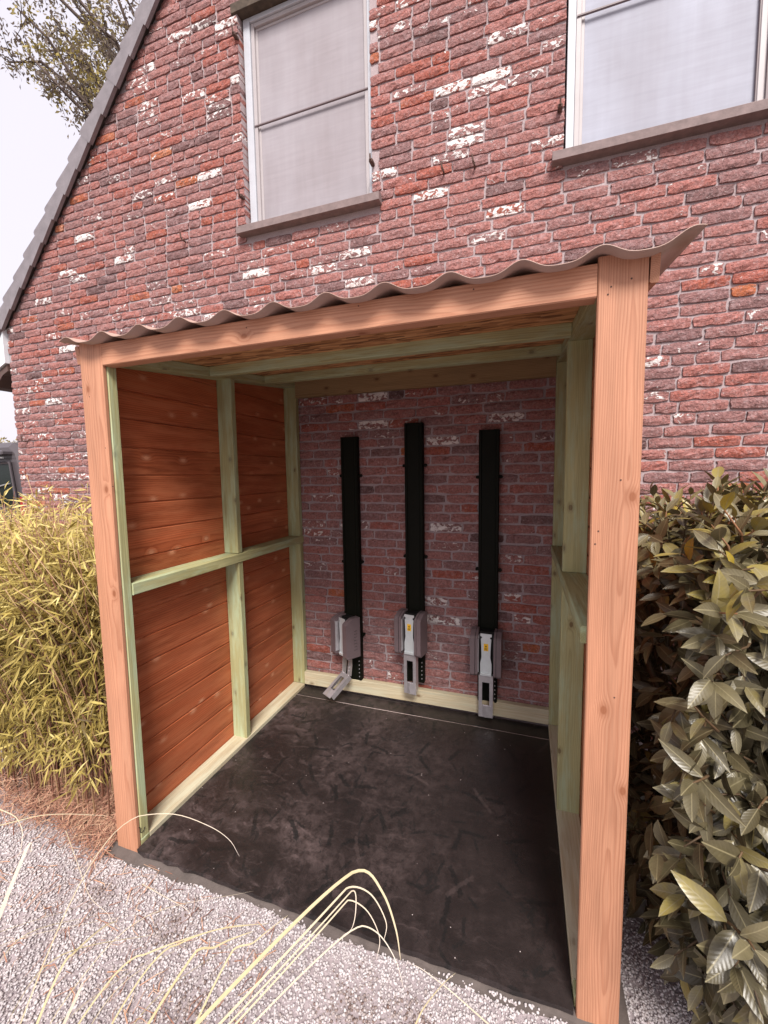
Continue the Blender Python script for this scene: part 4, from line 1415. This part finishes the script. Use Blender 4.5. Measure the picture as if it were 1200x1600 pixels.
def straw():
    rg = np.random.default_rng(17)
    mb = MB()
    for k in range(4700):
        if k < 4200:
            x = .02 - abs(rg.normal(0, .42)); y = -1.30 + rg.normal(0, .13) - max(0, -x - .1) * .25
            if y < -1.56 + .35 * max(0, -x): y = -1.40 + rg.normal(0, .06)
        else:
            x = rg.uniform(-.4, .9); y = rg.uniform(-1.9, -1.5)
            if rg.random() < .55: continue
        if x > -.02 and y > -1.475: continue
        an = rg.uniform(0, 6.28); L = rg.uniform(.04, .17) * (1 if k < 4200 else .5)
        d = np.array([math.cos(an), math.sin(an), rg.normal(.08, .15) if k < 4200 else 0]) * L
        mound = .11 * math.exp(-((y + 1.27) / .12) ** 2) + .05 * max(0, min(1, -x))
        p = np.array([x, y, rg.uniform(.25, 1.05) * mound + rg.uniform(.004, .03) if k < 4200 else .006])
        sag = np.array([rg.normal(0, .012), rg.normal(0, .012), .012 * rg.random()])
        pts = [p - d / 2, p + sag, p + d / 2]
        pts = [np.array([min(q[0], 9 if q[1] < -1.475 else -.012), q[1], max(q[2], .003)]) for q in pts]
        ribbon(mb, pts, rg.uniform(.0015, .0042), (np.clip(rg.normal(.62, .30), 0, 1), .5, .5))
    mb.build('straw_litter', M['straw'], None, False, 'stuff')


straw()


def spline(pts, n):
    pts = np.array(pts, float)
    P = np.vstack([2 * pts[0] - pts[1], pts, 2 * pts[-1] - pts[-2]])
    out = []
    m_ = len(pts) - 1
    for s in np.linspace(0, m_, n):
        i = min(int(s), m_ - 1); f = s - i
        a, b, c, d = P[i], P[i + 1], P[i + 2], P[i + 3]
        out.append(.5 * ((2 * b) + (c - a) * f + (2 * a - 5 * b + 4 * c - d) * f * f + (3 * b - a - 3 * c + d) * f ** 3))
    return np.array(out)


def grass():
    root = np.array([.62, -2.30, 0.0])
    t = thing('ornamental_grass', 'clump of dry yellow ornamental grass arching over the gravel in the foreground', 'ornamental grass', tuple(root))
    rg = np.random.default_rng(29)

    def px(lst): return [at(u, v, 2, z) for (u, v, z) in lst]
    specs = [
        (px([(345, 1570, .36), (420, 1470, .43), (500, 1396, .45), (565, 1360, .45), (598, 1395, .42), (618, 1450, .36), (626, 1500, .30)]), .0075, .55),
        (px([(380, 1590, .30), (455, 1490, .38), (520, 1410, .41), (548, 1386, .41), (580, 1398, .39), (603, 1440, .34), (600, 1470, .30)]), .0045, .8),
        (px([(400, 1595, .28), (470, 1490, .36), (530, 1412, .38), (553, 1392, .38), (556, 1420, .35), (550, 1450, .31), (535, 1462, .28)]), .0032, .9),
        (px([(405, 1600, .26), (480, 1490, .33), (530, 1420, .36), (548, 1407, .36), (575, 1425, .34), (593, 1465, .29), (588, 1500, .26)]), .0034, .85),
        (px([(430, 1530, .30), (500, 1470, .34), (555, 1447, .35), (590, 1458, .33), (618, 1500, .28), (632, 1550, .20)]), .0032, .95),
        (px([(0, 1440, .20), (80, 1365, .24), (150, 1305, .25), (205, 1278, .25), (270, 1272, .24), (325, 1290, .20), (358, 1312, .15), (374, 1338, .10)]), .0030, .88),
        (px([(0, 1400, .25), (30, 1355, .27), (50, 1330, .27)]), .013, 1.0),
        (px([(0, 1290, .30), (60, 1275, .30), (110, 1272, .28), (170, 1275, .24)]), .0026, .6),
        (px([(0, 1265, .30), (20, 1272, .29), (34, 1295, .26), (33, 1325, .22), (25, 1345, .20)]), .0028, .85),
        (px([(20, 1600, .25), (70, 1545, .28), (115, 1490, .30), (160, 1450, .29), (185, 1438, .27)]), .0055, .5),
        (px([(60, 1600, .2), (140, 1540, .24), (230, 1490, .26), (330, 1455, .25), (395, 1445, .22)]), .0040, .45),
        (px([(120, 1600, .3), (190, 1535, .34), (280, 1475, .35), (350, 1450, .34), (420, 1443, .30)]), .0035, .35),
        (px([(200, 1600, .3), (270, 1530, .35), (340, 1478, .37), (395, 1455, .36)]), .0052, .4),
        (px([(260, 1600, .25), (330, 1535, .3), (400, 1470, .33), (450, 1430, .32)]), .0042, .5),
        (px([(100, 1600, .12), (112, 1575, .14), (122, 1548, .15)]), .009, 1.0),
        (px([(650, 1600, .14), (662, 1575, .15), (690, 1540, .14), (712, 1520, .12)]), .0032, .5),
        (px([(740, 1580, .04), (700, 1545, .06), (660, 1515, .06), (640, 1505, .05)]), .0026, .95),
        (px([(120, 1345, .05), (140, 1400, .04), (170, 1430, .03), (185, 1465, .02)]), .0016, .9),
        (px([(255, 1400, .05), (290, 1420, .05), (302, 1440, .03)]), .0015, .95),
    ]
    for pts, w, tn in specs:
        if pts[0][1] < -1.80: pts = [root + np.array([rg.normal(0, .08), rg.normal(0, .05), 0])] + list(pts)[1:]      # rises out of the clump
        else: pts = [pts[0] * 2 - pts[1]] + list(pts)
        mb = MB(); p = spline(pts, 34)
        for _ in range(60):                                   # take the kink out of the lower half of the blade
            sm = p.copy(); sm[1:-1] = (p[:-2] + 2 * p[1:-1] + p[2:]) / 4
            wt = np.clip((15 - np.arange(34)) / 6.0, 0, 1)[:, None]
            p = p * (1 - wt) + sm * wt
        ribbon(mb, p, w * 1.25, (tn, .5, .5), up=AX_F * -.6 + np.array([0, 0, .8]))
        mb.build('blade', M['blade'], t, True)
    for k in range(24):
        b = root + np.array([rg.normal(-.10, .22), rg.normal(0, .12), 0])
        dx = rg.uniform(.05, .55); dy = rg.uniform(.15, .62); hh = rg.uniform(.12, .36)
        e = b + np.array([dx, dy, hh * rg.uniform(.35, .9)])
        mid = b + np.array([dx * .45, dy * .45, hh])
        e[1] = min(e[1], -1.56)
        p = spline([b, b * .6 + mid * .4 + [0, 0, hh * .25], mid, e], 16)
        mb = MB(); ribbon(mb, p, rg.uniform(.002, .0045), (np.clip(rg.normal(.5, .25), 0, 1), .5, .5))
        mb.build('blade', M['blade'], t, True)


grass()


def weed():
    c = at(742, 1478, 2, .0)
    t = thing('weed', 'small pale weed growing in the gravel against the slab edge', 'weed', tuple(c))
    rg = np.random.default_rng(31); n = 70
    an = rg.uniform(0, 6.28, n)
    P = c + np.stack([rg.normal(0, .035, n), rg.normal(-.012, .016, n), rg.uniform(.004, .02, n)], axis=1)
    T = np.stack([np.cos(an), np.sin(an), rg.uniform(.1, .7, n)], axis=1)
    L = rg.uniform(.014, .032, n)
    V, F, A = leaves(P, T, np.tile([0, 0, 1.], (n, 1)), L, L * .4, tones(rg.random(n)), 3, .2, .3, .5)
    np_mesh('foliage', V, F, A, M['weed'], t, True, 'stuff')


weed()
